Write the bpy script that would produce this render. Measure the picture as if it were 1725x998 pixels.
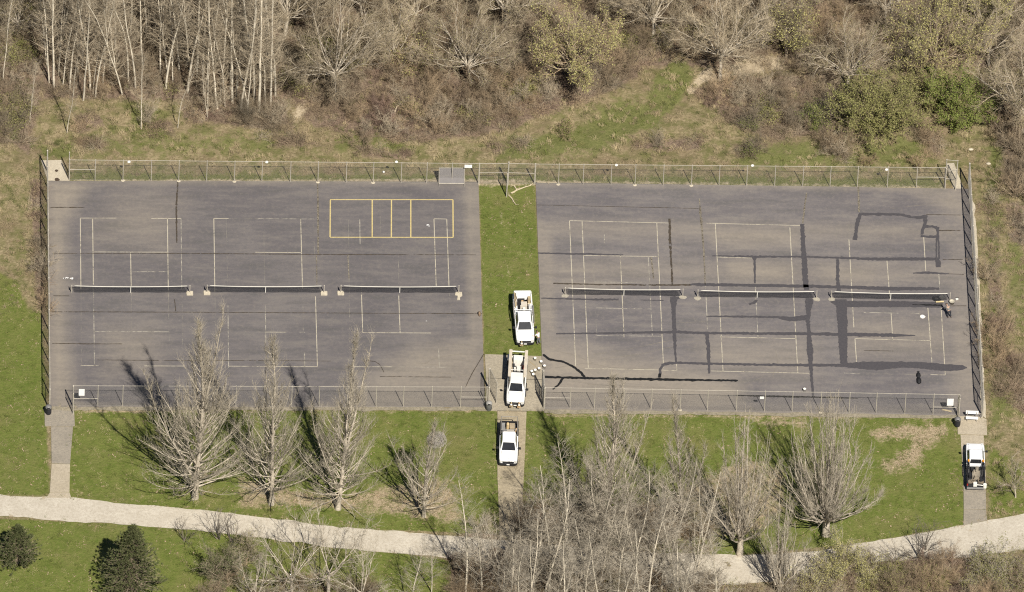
import bpy, math, random
import numpy as np

S = bpy.context.scene
COL = S.collection
for o in list(bpy.data.objects):
    bpy.data.objects.remove(o)

# ------------------------------------------------------------------ camera
IW, IH, FPX = 1725.0, 998.0, 30000.0
EL, YAW, ROLL, DIST = 0.7416727, -0.0562774, 0.0473735, 1935.196
AIM = np.array([41.38565, -0.1211, 0.0])
BACK = np.array([math.sin(YAW)*math.cos(EL), -math.cos(YAW)*math.cos(EL), math.sin(EL)])
_r = np.array([math.cos(YAW), math.sin(YAW), 0.0]); _u = np.cross(BACK, _r)
RIGHT = math.cos(ROLL)*_r + math.sin(ROLL)*_u
UPV = -math.sin(ROLL)*_r + math.cos(ROLL)*_u
CAMP = AIM + BACK*DIST
cam_d = bpy.data.cameras.new('camera'); cam = bpy.data.objects.new('camera', cam_d); COL.objects.link(cam)
cam_d.sensor_width = 36.0; cam_d.lens = 36.0*FPX/IW
cam_d.clip_start = 50.0; cam_d.clip_end = 12000.0
from mathutils import Matrix, Vector, Euler
M = Matrix.Identity(4)
for i in range(3):
    M[i][0] = RIGHT[i]; M[i][1] = UPV[i]; M[i][2] = BACK[i]; M[i][3] = CAMP[i]
cam.matrix_world = M
S.camera = cam

def G(px, py, z=0.0):
    """ground point (height z) that the photograph shows at pixel px, py of its 1725 x 998"""
    d = RIGHT*((px-IW/2)/FPX) - UPV*((py-IH/2)/FPX) - BACK
    t = (z-CAMP[2])/d[2]
    p = CAMP + d*t
    return np.array([p[0], p[1], z])

def PIX(P):
    v = np.asarray(P, float)-CAMP
    w = -(v@BACK)
    return np.stack([IW/2+FPX*(v@RIGHT)/w, IH/2-FPX*(v@UPV)/w], -1)

S.render.engine = 'CYCLES'
S.cycles.use_denoising = False; S.cycles.filter_width = 1.15; S.cycles.max_bounces = 5; S.cycles.diffuse_bounces = 3; S.cycles.transparent_max_bounces = 16
# ------------------------------------------------------------------ light
S.view_settings.view_transform = 'Standard'; S.view_settings.look = 'None'
S.view_settings.exposure = 0.36; S.view_settings.gamma = 1.0
_a = G(207.1, 303.5); _b = G(195.0, 277.8)
_d = _b-_a
SUNV = np.array([-_d[0], -_d[1], 2.95]); SUNV /= np.linalg.norm(SUNV)
sun_d = bpy.data.lights.new('sun', 'SUN'); sun_d.energy = 5.0; sun_d.angle = math.radians(0.45)
sun_d.color = (1.0, 0.945, 0.85)
sun = bpy.data.objects.new('sun', sun_d); COL.objects.link(sun)
sun.rotation_euler = Vector(SUNV).to_track_quat('Z', 'Y').to_euler()
sun.location = (40, -30, 80)
W = bpy.data.worlds.new('World'); S.world = W; W.use_nodes = True
nt = W.node_tree; bg = nt.nodes['Background']
sky = nt.nodes.new('ShaderNodeTexSky'); sky.sky_type = 'NISHITA'; sky.sun_disc = False
sky.altitude = 2500.0; sky.air_density = 0.8; sky.dust_density = 0.6; sky.ozone_density = 0.6
sky.sun_elevation = math.asin(SUNV[2]); sky.sun_rotation = math.atan2(SUNV[0], SUNV[1])
nt.links.new(sky.outputs[0], bg.inputs[0]); bg.inputs[1].default_value = 0.05

# ------------------------------------------------------------------ materials
def N(t, typ, **k):
    n = t.nodes.new(typ)
    for a, b in k.items():
        if a.startswith('i_'):
            n.inputs[a[2:]].default_value = b
        else:
            setattr(n, a, b)
    return n

def ramp(t, src, stops):
    r = t.nodes.new('ShaderNodeValToRGB'); e = r.color_ramp.elements
    while len(e) < len(stops): e.new(0.5)
    for x, (p, c) in zip(e, stops):
        x.position = p
        x.color = (c, c, c, 1) if not isinstance(c, (tuple, list)) else (*c, 1)
    t.links.new(src, r.inputs[0])
    return r.outputs[0]

def noise(t, vec, scale, detail=4, rough=0.6, stretch=None):
    if stretch:
        m = N(t, 'ShaderNodeMapping'); m.inputs['Scale'].default_value = stretch
        t.links.new(vec, m.inputs['Vector']); vec = m.outputs[0]
    n = N(t, 'ShaderNodeTexNoise'); n.inputs['Scale'].default_value = scale
    n.inputs['Detail'].default_value = detail; n.inputs['Roughness'].default_value = rough
    t.links.new(vec, n.inputs['Vector'])
    return n.outputs['Fac']

def mix(t, f, a, b, blend='MIX'):
    m = t.nodes.new('ShaderNodeMix'); m.data_type = 'RGBA'; m.blend_type = blend
    for sock, v in ((m.inputs[0], f), (m.inputs[6], a), (m.inputs[7], b)):
        if isinstance(v, (int, float)): sock.default_value = v
        elif isinstance(v, tuple): sock.default_value = (*v, 1)
        else: t.links.new(v, sock)
    return m.outputs[2]

def mth(t, op, a, b=0.0, clamp=False):
    m = t.nodes.new('ShaderNodeMath'); m.operation = op; m.use_clamp = clamp
    for i, v in enumerate((a, b)):
        if isinstance(v, (int, float)): m.inputs[i].default_value = v
        else: t.links.new(v, m.inputs[i])
    return m.outputs[0]

def newmat(name, rough=0.9, spec=0.2):
    m = bpy.data.materials.new(name); m.use_nodes = True
    t = m.node_tree; b = t.nodes['Principled BSDF']
    b.inputs['Roughness'].default_value = rough
    b.inputs['Specular IOR Level'].default_value = spec
    pos = t.nodes.new('ShaderNodeNewGeometry').outputs['Position']
    return m, t, b, pos

MATS = {}
def flat(name, c, rough=0.8, var=0.12, scale=3.0, metal=0.0, spec=0.3, rnd=0.0, obj=False, drift=None):
    """plain surface with grain: its colour wanders with a noise in object space, and per object by rnd"""
    if name in MATS: return MATS[name]
    m, t, b, pos = newmat(name, rough, spec)
    b.inputs['Metallic'].default_value = metal
    if obj:
        tc = N(t, 'ShaderNodeTexCoord'); pos = tc.outputs['Object']
    f = noise(t, pos, scale, 3)
    lo = tuple(x*(1-var) for x in c); hi = tuple(min(1, x*(1+var)) for x in c)
    cc = mix(t, ramp(t, f, [(0.3, 0.0), (0.7, 1.0)]), lo, hi)
    if drift:
        fd = noise(t, pos, 0.085, 3, 0.6)
        cc = mix(t, ramp(t, fd, [(0.40, 0.0), (0.62, 1.0)]), cc, drift)
    if rnd:
        oi = N(t, 'ShaderNodeObjectInfo')
        k = mth(t, 'ADD', mth(t, 'MULTIPLY', oi.outputs['Random'], 2*rnd), 1-rnd)
        cb = N(t, 'ShaderNodeCombineColor')
        for i in range(3): t.links.new(k, cb.inputs[i])
        cc = mix(t, 1.0, cc, cb.outputs[0], 'MULTIPLY')
    t.links.new(cc, b.inputs['Base Color'])
    MATS[name] = m
    return m

def leafmat(name, c1, c2, trans=0.15):
    if name in MATS: return MATS[name]
    m, t, b, pos = newmat(name, 0.7, 0.15)
    f = noise(t, pos, 0.9, 3)
    f2 = noise(t, pos, 7.0, 2)
    f = mth(t, 'ADD', mth(t, 'MULTIPLY', f, 0.6), mth(t, 'MULTIPLY', f2, 0.4))
    t.links.new(mix(t, ramp(t, f, [(0.35, 0.0), (0.65, 1.0)]), c1, c2), b.inputs['Base Color'])
    MATS[name] = m
    return m

def ground_mat():
    m, t, b, pos = newmat('ground_surface', 0.95, 0.05)
    def attr(n):
        a = N(t, 'ShaderNodeAttribute'); a.attribute_name = n
        return a.outputs['Fac']
    nb = noise(t, pos, 0.16, 5, 0.65); nm = noise(t, pos, 0.7, 5, 0.65); nf = noise(t, pos, 3.2, 4, 0.7); nx = noise(t, pos, 9.0, 3, 0.7)
    def mask(n, soft=0.12, amt=0.75):
        k = mth(t, 'ADD', attr(n), mth(t, 'MULTIPLY', mth(t, 'SUBTRACT', mth(t, 'ADD', mth(t, 'MULTIPLY', nm, 0.6), mth(t, 'MULTIPLY', nf, 0.4)), 0.5), amt*2))
        return ramp(t, k, [(0.5-soft, 0.0), (0.5+soft, 1.0)])
    # dry wild grass
    dry = mix(t, ramp(t, nf, [(0.3, 0), (0.7, 1)]), (0.145, 0.115, 0.06), (0.37, 0.30, 0.185))
    dry = mix(t, ramp(t, nm, [(0.42, 0), (0.62, 1)]), dry, (0.155, 0.148, 0.062))
    dry = mix(t, ramp(t, nb, [(0.5, 0), (0.7, 0.7)]), dry, (0.19, 0.14, 0.09))
    # leaf-strewn brush floor
    bru = mix(t, ramp(t, nf, [(0.3, 0), (0.72, 1)]), (0.085, 0.06, 0.046), (0.27, 0.20, 0.145))
    bru = mix(t, ramp(t, nx, [(0.55, 0), (0.7, 0.6)]), bru, (0.4, 0.32, 0.22))
    # mown lawn
    law = mix(t, ramp(t, nm, [(0.3, 0), (0.7, 1)]), (0.098, 0.132, 0.026), (0.155, 0.178, 0.047))
    law = mix(t, ramp(t, nf, [(0.45, 0), (0.8, 0.75)]), law, (0.2, 0.18, 0.07))
    law = mix(t, ramp(t, nb, [(0.48, 0), (0.68, 0.55)]), law, (0.2, 0.175, 0.075))
    law = mix(t, ramp(t, nx, [(0.28, 0.55), (0.45, 0.0)]), law, (0.055, 0.075, 0.018))
    fre = mix(t, ramp(t, nf, [(0.3, 0), (0.7, 1)]), (0.105, 0.12, 0.038), (0.19, 0.185, 0.075))
    bar = mix(t, ramp(t, nf, [(0.3, 0), (0.7, 1)]), (0.34, 0.27, 0.18), (0.5, 0.42, 0.3))
    lit = mix(t, ramp(t, nx, [(0.35, 0), (0.62, 1)]), (0.19, 0.15, 0.085), (0.46, 0.37, 0.25))
    c = dry
    c = mix(t, mask('brush'), c, bru)
    c = mix(t, mask('fresh', 0.15, 0.8), c, fre)
    c = mix(t, mask('lawn', 0.12, 0.45), c, law)
    c = mix(t, mask('litter', 0.14, 0.9), c, lit)
    c = mix(t, mask('bare', 0.15, 0.8), c, bar)
    t.links.new(c, b.inputs['Base Color'])
    bp = N(t, 'ShaderNodeBump'); bp.inputs['Strength'].default_value = 0.9; bp.inputs['Distance'].default_value = 0.12
    t.links.new(mth(t, 'ADD', nf, mth(t, 'MULTIPLY', nx, 0.5)), bp.inputs['Height']); t.links.new(bp.outputs[0], b.inputs['Normal'])
    return m

def asphalt_mat(name, tone=1.0, warm=0.0):
    m, t, b, pos = newmat(name, 0.92, 0.15)
    nb = noise(t, pos, 0.09, 5, 0.6); ns = noise(t, pos, 0.5, 5, 0.65, (0.35, 1.6, 1)); nf = noise(t, pos, 2.2, 5, 0.7); nx = noise(t, pos, 14.0, 2, 0.6)
    a = N(t, 'ShaderNodeAttribute'); a.attribute_name = 'dust'
    c = mix(t, ramp(t, nb, [(0.35, 0), (0.66, 1)]), (0.150*tone, 0.137*tone, 0.143*tone), (0.204*tone, 0.185*tone, 0.181*tone))
    c = mix(t, ramp(t, ns, [(0.32, 0.75), (0.5, 0)]), c, (0.135*tone, 0.128*tone, 0.125*tone))
    c = mix(t, ramp(t, ns, [(0.50, 0), (0.70, 0.65)]), c, (0.255*tone, 0.23*tone, 0.205*tone))
    c = mix(t, ramp(t, nf, [(0.5, 0), (0.72, 0.42)]), c, (0.28*tone, 0.245*tone, 0.21*tone))
    c = mix(t, ramp(t, nf, [(0.25, 0.5), (0.45, 0.0)]), c, (0.115*tone, 0.12*tone, 0.12*tone))
    c = mix(t, ramp(t, nx, [(0.3, 0.25), (0.5, 0.0)]), c, (0.09, 0.085, 0.085))
    c = mix(t, ramp(t, nx, [(0.62, 0), (0.75, 0.3)]), c, (0.34, 0.31, 0.27))
    d = mth(t, 'MULTIPLY', a.outputs['Fac'], mth(t, 'ADD', 0.25, mth(t, 'MULTIPLY', mth(t, 'ADD', ns, nf), 0.75)), True)
    c = mix(t, mth(t, 'MULTIPLY', d, 0.85, True), c, (0.35, 0.30, 0.23))
    t.links.new(c, b.inputs['Base Color'])
    bp = N(t, 'ShaderNodeBump'); bp.inputs['Strength'].default_value = 0.3; bp.inputs['Distance'].default_value = 0.02
    t.links.new(nx, bp.inputs['Height']); t.links.new(bp.outputs[0], b.inputs['Normal'])
    return m

def worn_mat(name, c, lo, hi, rough=0.85, scale=1.6, c2=None, maxa=1.0):
    """thin coat (paint, dust, sealant) that has worn through in places"""
    if name in MATS: return MATS[name]
    m, t, b, pos = newmat(name, rough, 0.2)
    f = mth(t, 'ADD', mth(t, 'MULTIPLY', noise(t, pos, scale, 6, 0.75), 0.65), mth(t, 'MULTIPLY', noise(t, pos, 0.35, 2), 0.35))
    f2 = noise(t, pos, 5.0, 3)
    t.links.new(mix(t, ramp(t, f2, [(0.35, 0), (0.65, 1)]), c, c2 or tuple(x*0.82 for x in c)), b.inputs['Base Color'])
    t.links.new(ramp(t, f, [(lo, 0.0), (hi, maxa)]), b.inputs['Alpha'])
    MATS[name] = m
    return m

def gravel_mat(name, c1, c2, c3):
    m, t, b, pos = newmat(name, 0.95, 0.1)
    nb = noise(t, pos, 0.5, 5, .7); nf = noise(t, pos, 3.4, 5, 0.75); nx = noise(t, pos, 16.0, 2)
    c = mix(t, ramp(t, nb, [(0.35, 0), (0.65, 1)]), c1, c2)
    c = mix(t, ramp(t, nf, [(0.32, 0.9), (0.56, 0)]), c, c3)
    c = mix(t, ramp(t, nx, [(0.35, 0.35), (0.55, 0)]), c, tuple(x*0.6 for x in c3))
    t.links.new(c, b.inputs['Base Color'])
    bp = N(t, 'ShaderNodeBump'); bp.inputs['Strength'].default_value = 0.5; bp.inputs['Distance'].default_value = 0.03
    t.links.new(nf, bp.inputs['Height']); t.links.new(bp.outputs[0], b.inputs['Normal'])
    return m

# ------------------------------------------------------------------ mesh helpers
def mesh_from(name, V, F, mat, smooth=False):
    """V (n,3); F list of int arrays, each (m,k) with one k"""
    me = bpy.data.meshes.new(name)
    V = np.asarray(V, np.float32)
    me.vertices.add(len(V)); me.vertices.foreach_set('co', V.ravel())
    F = [np.asarray(f, np.int32) for f in F if len(f)]
    nl = sum(f.size for f in F); npoly = sum(len(f) for f in F)
    me.loops.add(nl); me.polygons.add(npoly)
    me.loops.foreach_set('vertex_index', np.concatenate([f.ravel() for f in F]))
    tot = np.concatenate([np.full(len(f), f.shape[1], np.int32) for f in F])
    st = np.zeros(npoly, np.int32); st[1:] = np.cumsum(tot)[:-1]
    me.polygons.foreach_set('loop_start', st); me.polygons.foreach_set('loop_total', tot)
    me.polygons.foreach_set('use_smooth', np.full(npoly, bool(smooth)))
    me.update(calc_edges=True)
    if mat: me.materials.append(mat)
    return me

def link(name, me, parent=None, **props):
    o = bpy.data.objects.new(name, me); COL.objects.link(o)
    if parent is not None: o.parent = parent
    for k, v in props.items(): o[k] = v
    return o

def tubes(paths, radii, sides):
    """paths (m,n,3), radii (m,n) -> V, F of open tubes"""
    P = np.asarray(paths, float); R = np.asarray(radii, float)
    m, n, _ = P.shape
    T = np.empty_like(P); T[:, 1:-1] = P[:, 2:]-P[:, :-2]; T[:, 0] = P[:, 1]-P[:, 0]; T[:, -1] = P[:, -1]-P[:, -2]
    T /= np.linalg.norm(T, axis=2, keepdims=True)+1e-9
    ref = np.where(np.abs(T[..., 2:3]) > 0.9, np.array([1.0, 0, 0]), np.array([0, 0, 1.0]))
    A = np.cross(T, ref); A /= np.linalg.norm(A, axis=2, keepdims=True)+1e-9
    B = np.cross(T, A)
    an = np.arange(sides)*2*math.pi/sides
    V = P[:, :, None, :] + R[:, :, None, None]*(A[:, :, None, :]*np.cos(an)[:, None] + B[:, :, None, :]*np.sin(an)[:, None])
    idx = np.arange(m*n*sides).reshape(m, n, sides)
    a = idx[:, :-1, :]; b = np.roll(a, -1, 2); d = idx[:, 1:, :]; c = np.roll(d, -1, 2)
    F = np.stack([a, b, c, d], -1).reshape(-1, 4)
    return V.reshape(-1, 3), F

class MB:
    def __init__(s): s.v = []; s.f = []; s.n = 0
    def add(s, V, F):
        V = np.asarray(V, float)
        for f in F: s.f.append(tuple(int(i)+s.n for i in f))
        s.v.append(V); s.n += len(V); return s
    def bx(s, x0, x1, y0, y1, z0, z1):
        V = [(x0,y0,z0),(x1,y0,z0),(x1,y1,z0),(x0,y1,z0),(x0,y0,z1),(x1,y0,z1),(x1,y1,z1),(x0,y1,z1)]
        return s.add(V, [(0,3,2,1),(4,5,6,7),(0,1,5,4),(1,2,6,5),(2,3,7,6),(3,0,4,7)])
    def bar(s, a, b, w, h):
        """box beam from a to b, w wide (level), h deep"""
        a = np.array(a, float); b = np.array(b, float); t = b-a; t /= np.linalg.norm(t)
        ref = np.array([0, 0, 1.0]) if abs(t[2]) < 0.95 else np.array([0, 1.0, 0])
        x = np.cross(t, ref); x /= np.linalg.norm(x); z = np.cross(x, t)
        V = [p + x*i*w/2 + z*j*h/2 for p in (a, b) for i, j in ((-1,-1),(1,-1),(1,1),(-1,1))]
        return s.add(V, [(0,1,2,3),(7,6,5,4),(0,4,5,1),(1,5,6,2),(2,6,7,3),(3,7,4,0)])
    def tube(s, pts, r, k=8, cap=True):
        pts = np.array(pts, float); r = np.broadcast_to(np.array(r, float), (len(pts),))
        V, F = tubes(pts[None], r[None], k)
        F = [tuple(f) for f in F]
        if cap: F += [tuple(range(k))[::-1], tuple(range(len(V)-k, len(V)))]
        return s.add(V, F)
    def lathe(s, prof, k=14, c=(0, 0, 0)):
        """prof: (r, z) list"""
        an = np.arange(k)*2*math.pi/k
        V = [(c[0]+r*math.cos(a), c[1]+r*math.sin(a), c[2]+z) for r, z in prof for a in an]
        F = [(i*k+j, i*k+(j+1) % k, (i+1)*k+(j+1) % k, (i+1)*k+j) for i in range(len(prof)-1) for j in range(k)]
        F += [tuple(range(k))[::-1], tuple((len(prof)-1)*k+j for j in range(k))]
        return s.add(V, F)
    def loft(s, rings, cap=True):
        k = len(rings[0]); V = [p for r in rings for p in r]
        F = [(i*k+j, i*k+(j+1) % k, (i+1)*k+(j+1) % k, (i+1)*k+j) for i in range(len(rings)-1) for j in range(k)]
        if cap: F += [tuple(range(k))[::-1], tuple((len(rings)-1)*k+j for j in range(k))]
        return s.add(V, F)
    def poly(s, pts): return s.add(pts, [tuple(range(len(pts)))])
    def prism(s, poly, z0, z1):
        k = len(poly); V = [(p[0], p[1], z0) for p in poly]+[(p[0], p[1], z1) for p in poly]
        return s.add(V, [tuple(range(k))[::-1], tuple(range(k, 2*k))]+[(i, (i+1) % k, k+(i+1) % k, k+i) for i in range(k)])
    def mesh(s, name, mat, smooth=False, fix=True):
        me = bpy.data.meshes.new(name)
        me.from_pydata(np.concatenate(s.v).tolist(), [], s.f)
        if fix:
            import bmesh
            b = bmesh.new(); b.from_mesh(me); bmesh.ops.recalc_face_normals(b, faces=b.faces); b.to_mesh(me); b.free()
        if smooth:
            me.polygons.foreach_set('use_smooth', np.ones(len(me.polygons), bool))
        me.materials.append(mat)
        return me
    def build(s, name, mat, parent=None, smooth=False, **props):
        return link(name, s.mesh(name, mat, smooth), parent, **props)

def thing(name, label, cat, loc=(0, 0, 0), rz=0.0, group=None):
    o = bpy.data.objects.new(name, None); COL.objects.link(o)
    o.location = loc; o.rotation_euler = (0, 0, rz); o.empty_display_size = 0.3
    o['label'] = label; o['category'] = cat
    if group: o['group'] = group
    return o
def tag(o, label, cat, group=None):
    o['label'] = label; o['category'] = cat
    if group: o['group'] = group
    return o
def copy_thing(root, loc, rz, label=None, scale=None, group=None):
    r = root.copy(); COL.objects.link(r); r.location = loc; r.rotation_euler = (0, 0, rz)
    if scale: r.scale = scale if isinstance(scale, tuple) else (scale,)*3
    if label: r['label'] = label
    if group: r['group'] = group
    for ch in list(root.children):
        c = ch.copy(); COL.objects.link(c); c.parent = r
        for g in ch.children:
            d = g.copy(); COL.objects.link(d); d.parent = c
    return r

def rrect(x0, x1, y0, y1, z, r, k=3):
    out = []
    for cx, cy, a0 in ((x1-r, y1-r, 0), (x0+r, y1-r, 90), (x0+r, y0+r, 180), (x1-r, y0+r, 270)):
        for i in range(k+1):
            a = math.radians(a0+90*i/k)
            out.append((cx+r*math.cos(a), cy+r*math.sin(a), z))
    return out

# zone helper: soft distance masks of pixel polygons
def inside(P, poly):
    x, y = P[:, 0], P[:, 1]; res = np.zeros(len(P), bool); poly = np.asarray(poly, float)
    for (x1, y1), (x2, y2) in zip(poly, np.roll(poly, -1, 0)):
        c = ((y1 > y) != (y2 > y)) & (x < (x2-x1)*(y-y1)/(y2-y1+1e-12)+x1)
        res ^= c
    return res
def soft(P, poly, w):
    """1 inside, 0 outside, a ramp w pixels wide on each side of the outline"""
    poly = np.asarray(poly, float); ins = inside(P, poly); dm = np.full(len(P), 1e9)
    for a, b in zip(poly, np.roll(poly, -1, 0)):
        ab = b-a; t = np.clip(((P-a)@ab)/(ab@ab+1e-12), 0, 1)
        dm = np.minimum(dm, np.linalg.norm(P-(a+t[:, None]*ab), axis=1))
    return np.clip(0.5+np.where(ins, dm, -dm)/(2*w), 0, 1)

ZONES = {
 'lawn': [(1, 3, [(806,306),(902,306),(914,602),(815,602)]),
          (1, 5, [(118,690),(838,692),(842,900),(300,880),(108,838)]),
          (.93, 10, [(-60,560),(70,520),(78,700),(86,835),(-60,838)]),
          (.8, 12, [(-60,430),(30,470),(66,560),(-60,600)]),
          (1, 4, [(-60,872),(400,890),(760,945),(760,1120),(-60,1120)]),
          (1, 5, [(885,692),(1620,700),(1626,884),(1450,915),(1200,940),(880,900)]),
          (.72, 14, [(1658,740),(1760,800),(1760,872),(1660,874)])],
 'fresh': [(1, 12, [(990,205),(1040,165),(1085,180),(1105,125),(1150,85),(1168,130),(1150,165),(1100,218),(1010,225)]),
           (.75, 14, [(850,230),(1000,205),(1080,220),(1010,260),(830,275)]),
           (.8, 14, [(210,170),(270,180),(290,235),(230,245)]),
           (.75, 10, [(60,240),(130,235),(120,268),(70,268)]),
           (.72, 20, [(1240,240),(1560,225),(1590,285),(1240,290)]),
           (.9, 8, [(115,290),(1590,300),(1590,320),(115,308)]),
           (.62, 16, [(560,215),(700,225),(690,262),(560,262)]),
           (.7, 18, [(1655,300),(1690,310),(1690,480),(1655,470)]),
           (.62, 14, [(1655,500),(1690,510),(1690,640),(1655,640)]),
           (.6, 30, [(130,215),(480,215),(480,270),(130,270)]),
           (.6, 12, [(1690,400),(1730,410),(1740,560),(1702,560)]), (.62, 10, [(1662,560),(1700,600),(1720,700),(1664,735)]), (.62, 12, [(-20,175),(30,180),(40,240),(-20,235)]),
           (.9, 14, [(1668,240),(1690,250),(1690,320),(1660,320)])],
 'brush': [(1, 16, [(455,125),(515,205),(600,230),(700,238),(800,232),(860,215),(930,190),(1000,165),(1075,130),(1085,95),(1000,100),(900,90),(700,100),(560,100)]),
           (1, 20, [(-80,-80),(70,-80),(75,130),(60,200),(50,260),(20,240),(-80,240)]),
           (1, 16, [(1165,150),(1240,130),(1300,130),(1410,110),(1420,215),(1310,238),(1230,205)]),
           (1, 16, [(440,-90),(1800,-90),(1800,115),(1000,112),(440,132)]),
           (1, 14, [(1650,140),(1800,120),(1800,340),(1700,320),(1680,230)]),
           (1, 16, [(60,-90),(475,-90),(480,190),(330,170),(70,165)]),
           (.85, 8, [(1656,330),(1684,330),(1694,690),(1676,690)]),
           (1, 12, [(1290,975),(1480,935),(1640,945),(1800,960),(1800,1120),(1290,1120)]),
           (1, 14, [(760,910),(860,860),(1130,850),(1190,900),(1230,960),(1300,1010),(1300,1120),(740,1120)]),
           (.62, 14, [(330,968),(640,975),(640,1120),(330,1120)]),
           (.8, 10, [(120,195),(165,190),(180,215),(130,228)]), (.75, 9, [(130,232),(190,228),(185,258),(140,256)]), (.8, 10, [(235,195),(290,200),(300,232),(250,228)]), (.85, 10, [(300,170),(480,185),(500,222),(400,215),(310,205)]), (.7, 10, [(430,225),(500,222),(560,246),(450,250)]),
           (.75, 8, [(600,248),(700,252),(690,270),(610,268)]), (.75, 8, [(820,240),(905,232),(900,256),(830,262)]), (.75, 8, [(1060,238),(1190,230),(1180,256),(1070,252)]), (.75, 8, [(1230,240),(1300,236),(1290,268),(1240,266)]), (.72, 8, [(1380,250),(1440,246),(1430,275),(1390,274)]), (.7, 8, [(1530,225),(1570,222),(1600,270),(1560,272)]), (.8, 10, [(1690,340),(1740,335),(1740,420),(1700,410)]), (.75, 10, [(1680,600),(1730,590),(1740,700),(1700,690)]),
           (.8, 8, [(48,300),(72,300),(80,560),(62,540)])],
 'bare': [(.42, 3, [(835,318),(840,318),(862,480),(856,480)]), (.42, 3, [(858,318),(862,318),(886,480),(881,480)]), (.4, 5, [(900,320),(906,320),(914,590),(908,590)]),
          (1, 10, [(1172,130),(1240,92),(1310,92),(1320,112),(1250,128),(1190,140)]),
          (.9, 4, [(1155,150),(1180,125),(1200,105),(1210,112),(1185,138),(1162,158)]),
          (.9, 4, [(203,118),(212,120),(246,160),(238,168),(215,150)]),
          (.8, 8, [(490,190),(520,165),(525,185),(495,210)]),
          (.7, 5, [(118,302),(806,300),(902,303),(1590,312),(1590,320),(118,309)])],
 'litter': [(.72, 16, [(1452,726),(1500,714),(1600,712),(1592,738),(1562,758),(1548,788),(1502,801),(1468,786),(1512,764),(1530,744),(1462,742)]),
            (.62, 14, [(395,800),(560,830),(760,800),(790,890),(560,860),(400,860)]),
            (.6, 16, [(900,870),(1120,835),(1200,790),(1250,760),(1330,790),(1330,850),(1290,905),(880,925)]),
            (.55, 8, [(1255,706),(1310,702),(1385,708),(1350,722),(1290,724)]),
            (.6, 4, [(120,688),(800,690),(800,696),(120,697)]),
            (.6, 5, [(920,694),(1610,700),(1610,708),(920,703)])],
}
def zone(name, P):
    out = np.zeros(len(P))
    for wgt, w, poly in ZONES[name]:
        out = np.maximum(out, wgt*soft(P, poly, w))
    return out

rng = np.random.default_rng(7)
random.seed(7)

# ------------------------------------------------------------------ the ground
def build_ground():
    x0, x1, y0, y1, st = -45.0, 130.0, -80.0, 80.0, 0.5
    xs = np.arange(x0, x1+.01, st); ys = np.arange(y0, y1+.01, st)
    X, Y = np.meshgrid(xs, ys); nx, ny = len(xs), len(ys)
    V = np.stack([X.ravel(), Y.ravel(), np.full(X.size, -0.03)], 1)
    P = PIX(V)
    z = {k: zone(k, P) for k in ZONES}
    wild = np.clip(np.maximum(z['brush'], (P[:, 1] < 296)*1.0*np.clip((296-P[:, 1])/40, 0, 1))-z['lawn'], 0, 1)
    h = sum(np.sin(V[:, 0]*a+V[:, 1]*b+c)*d for a, b, c, d in ((.5,.31,1,.1),(-.27,.8,2,.1),(1.3,.9,.4,.06),(1.9,-1.4,3,.05),(.9,2.4,1.1,.04)))
    V[:, 2] += wild*(h*0.8-0.05)
    V[:, 2] += -0.02+0.012*np.sin(V[:, 0]*2.1+V[:, 1])*np.cos(V[:, 1]*1.7)
    idx = np.arange(nx*ny).reshape(ny, nx)
    F = [np.stack([idx[:-1,:-1], idx[:-1,1:], idx[1:,1:], idx[1:,:-1]], -1).reshape(-1, 4)]
    # outer skirt out to the horizon
    B = 6000.0; b0 = len(V)
    out = np.array([(-B,-B,-.05),(B,-B,-.05),(B,B,-.05),(-B,B,-.05)])
    c = [idx[0,0], idx[0,-1], idx[-1,-1], idx[-1,0]]
    edges = [idx[0, :], idx[:, -1], idx[-1, ::-1], idx[::-1, 0]]
    V = np.concatenate([V, out])
    F.append(np.array([(b0, b0+1, c[1], c[0]), (b0+1, b0+2, c[2], c[1]), (b0+2, b0+3, c[3], c[2]), (b0+3, b0, c[0], c[3])]))
    for e in edges:      # border level so that the skirt meets it
        V[e, 2] = -0.05
    me = mesh_from('ground', V, F, ground_mat(), True)
    for k in z:
        a = me.attributes.new(k, 'FLOAT', 'POINT')
        a.data.foreach_set('value', np.concatenate([z[k], np.zeros(4)]).astype(np.float32))
    link('ground', me, kind='structure', label='rough grass, lawn and brush floor all round the courts')
build_ground()

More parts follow.
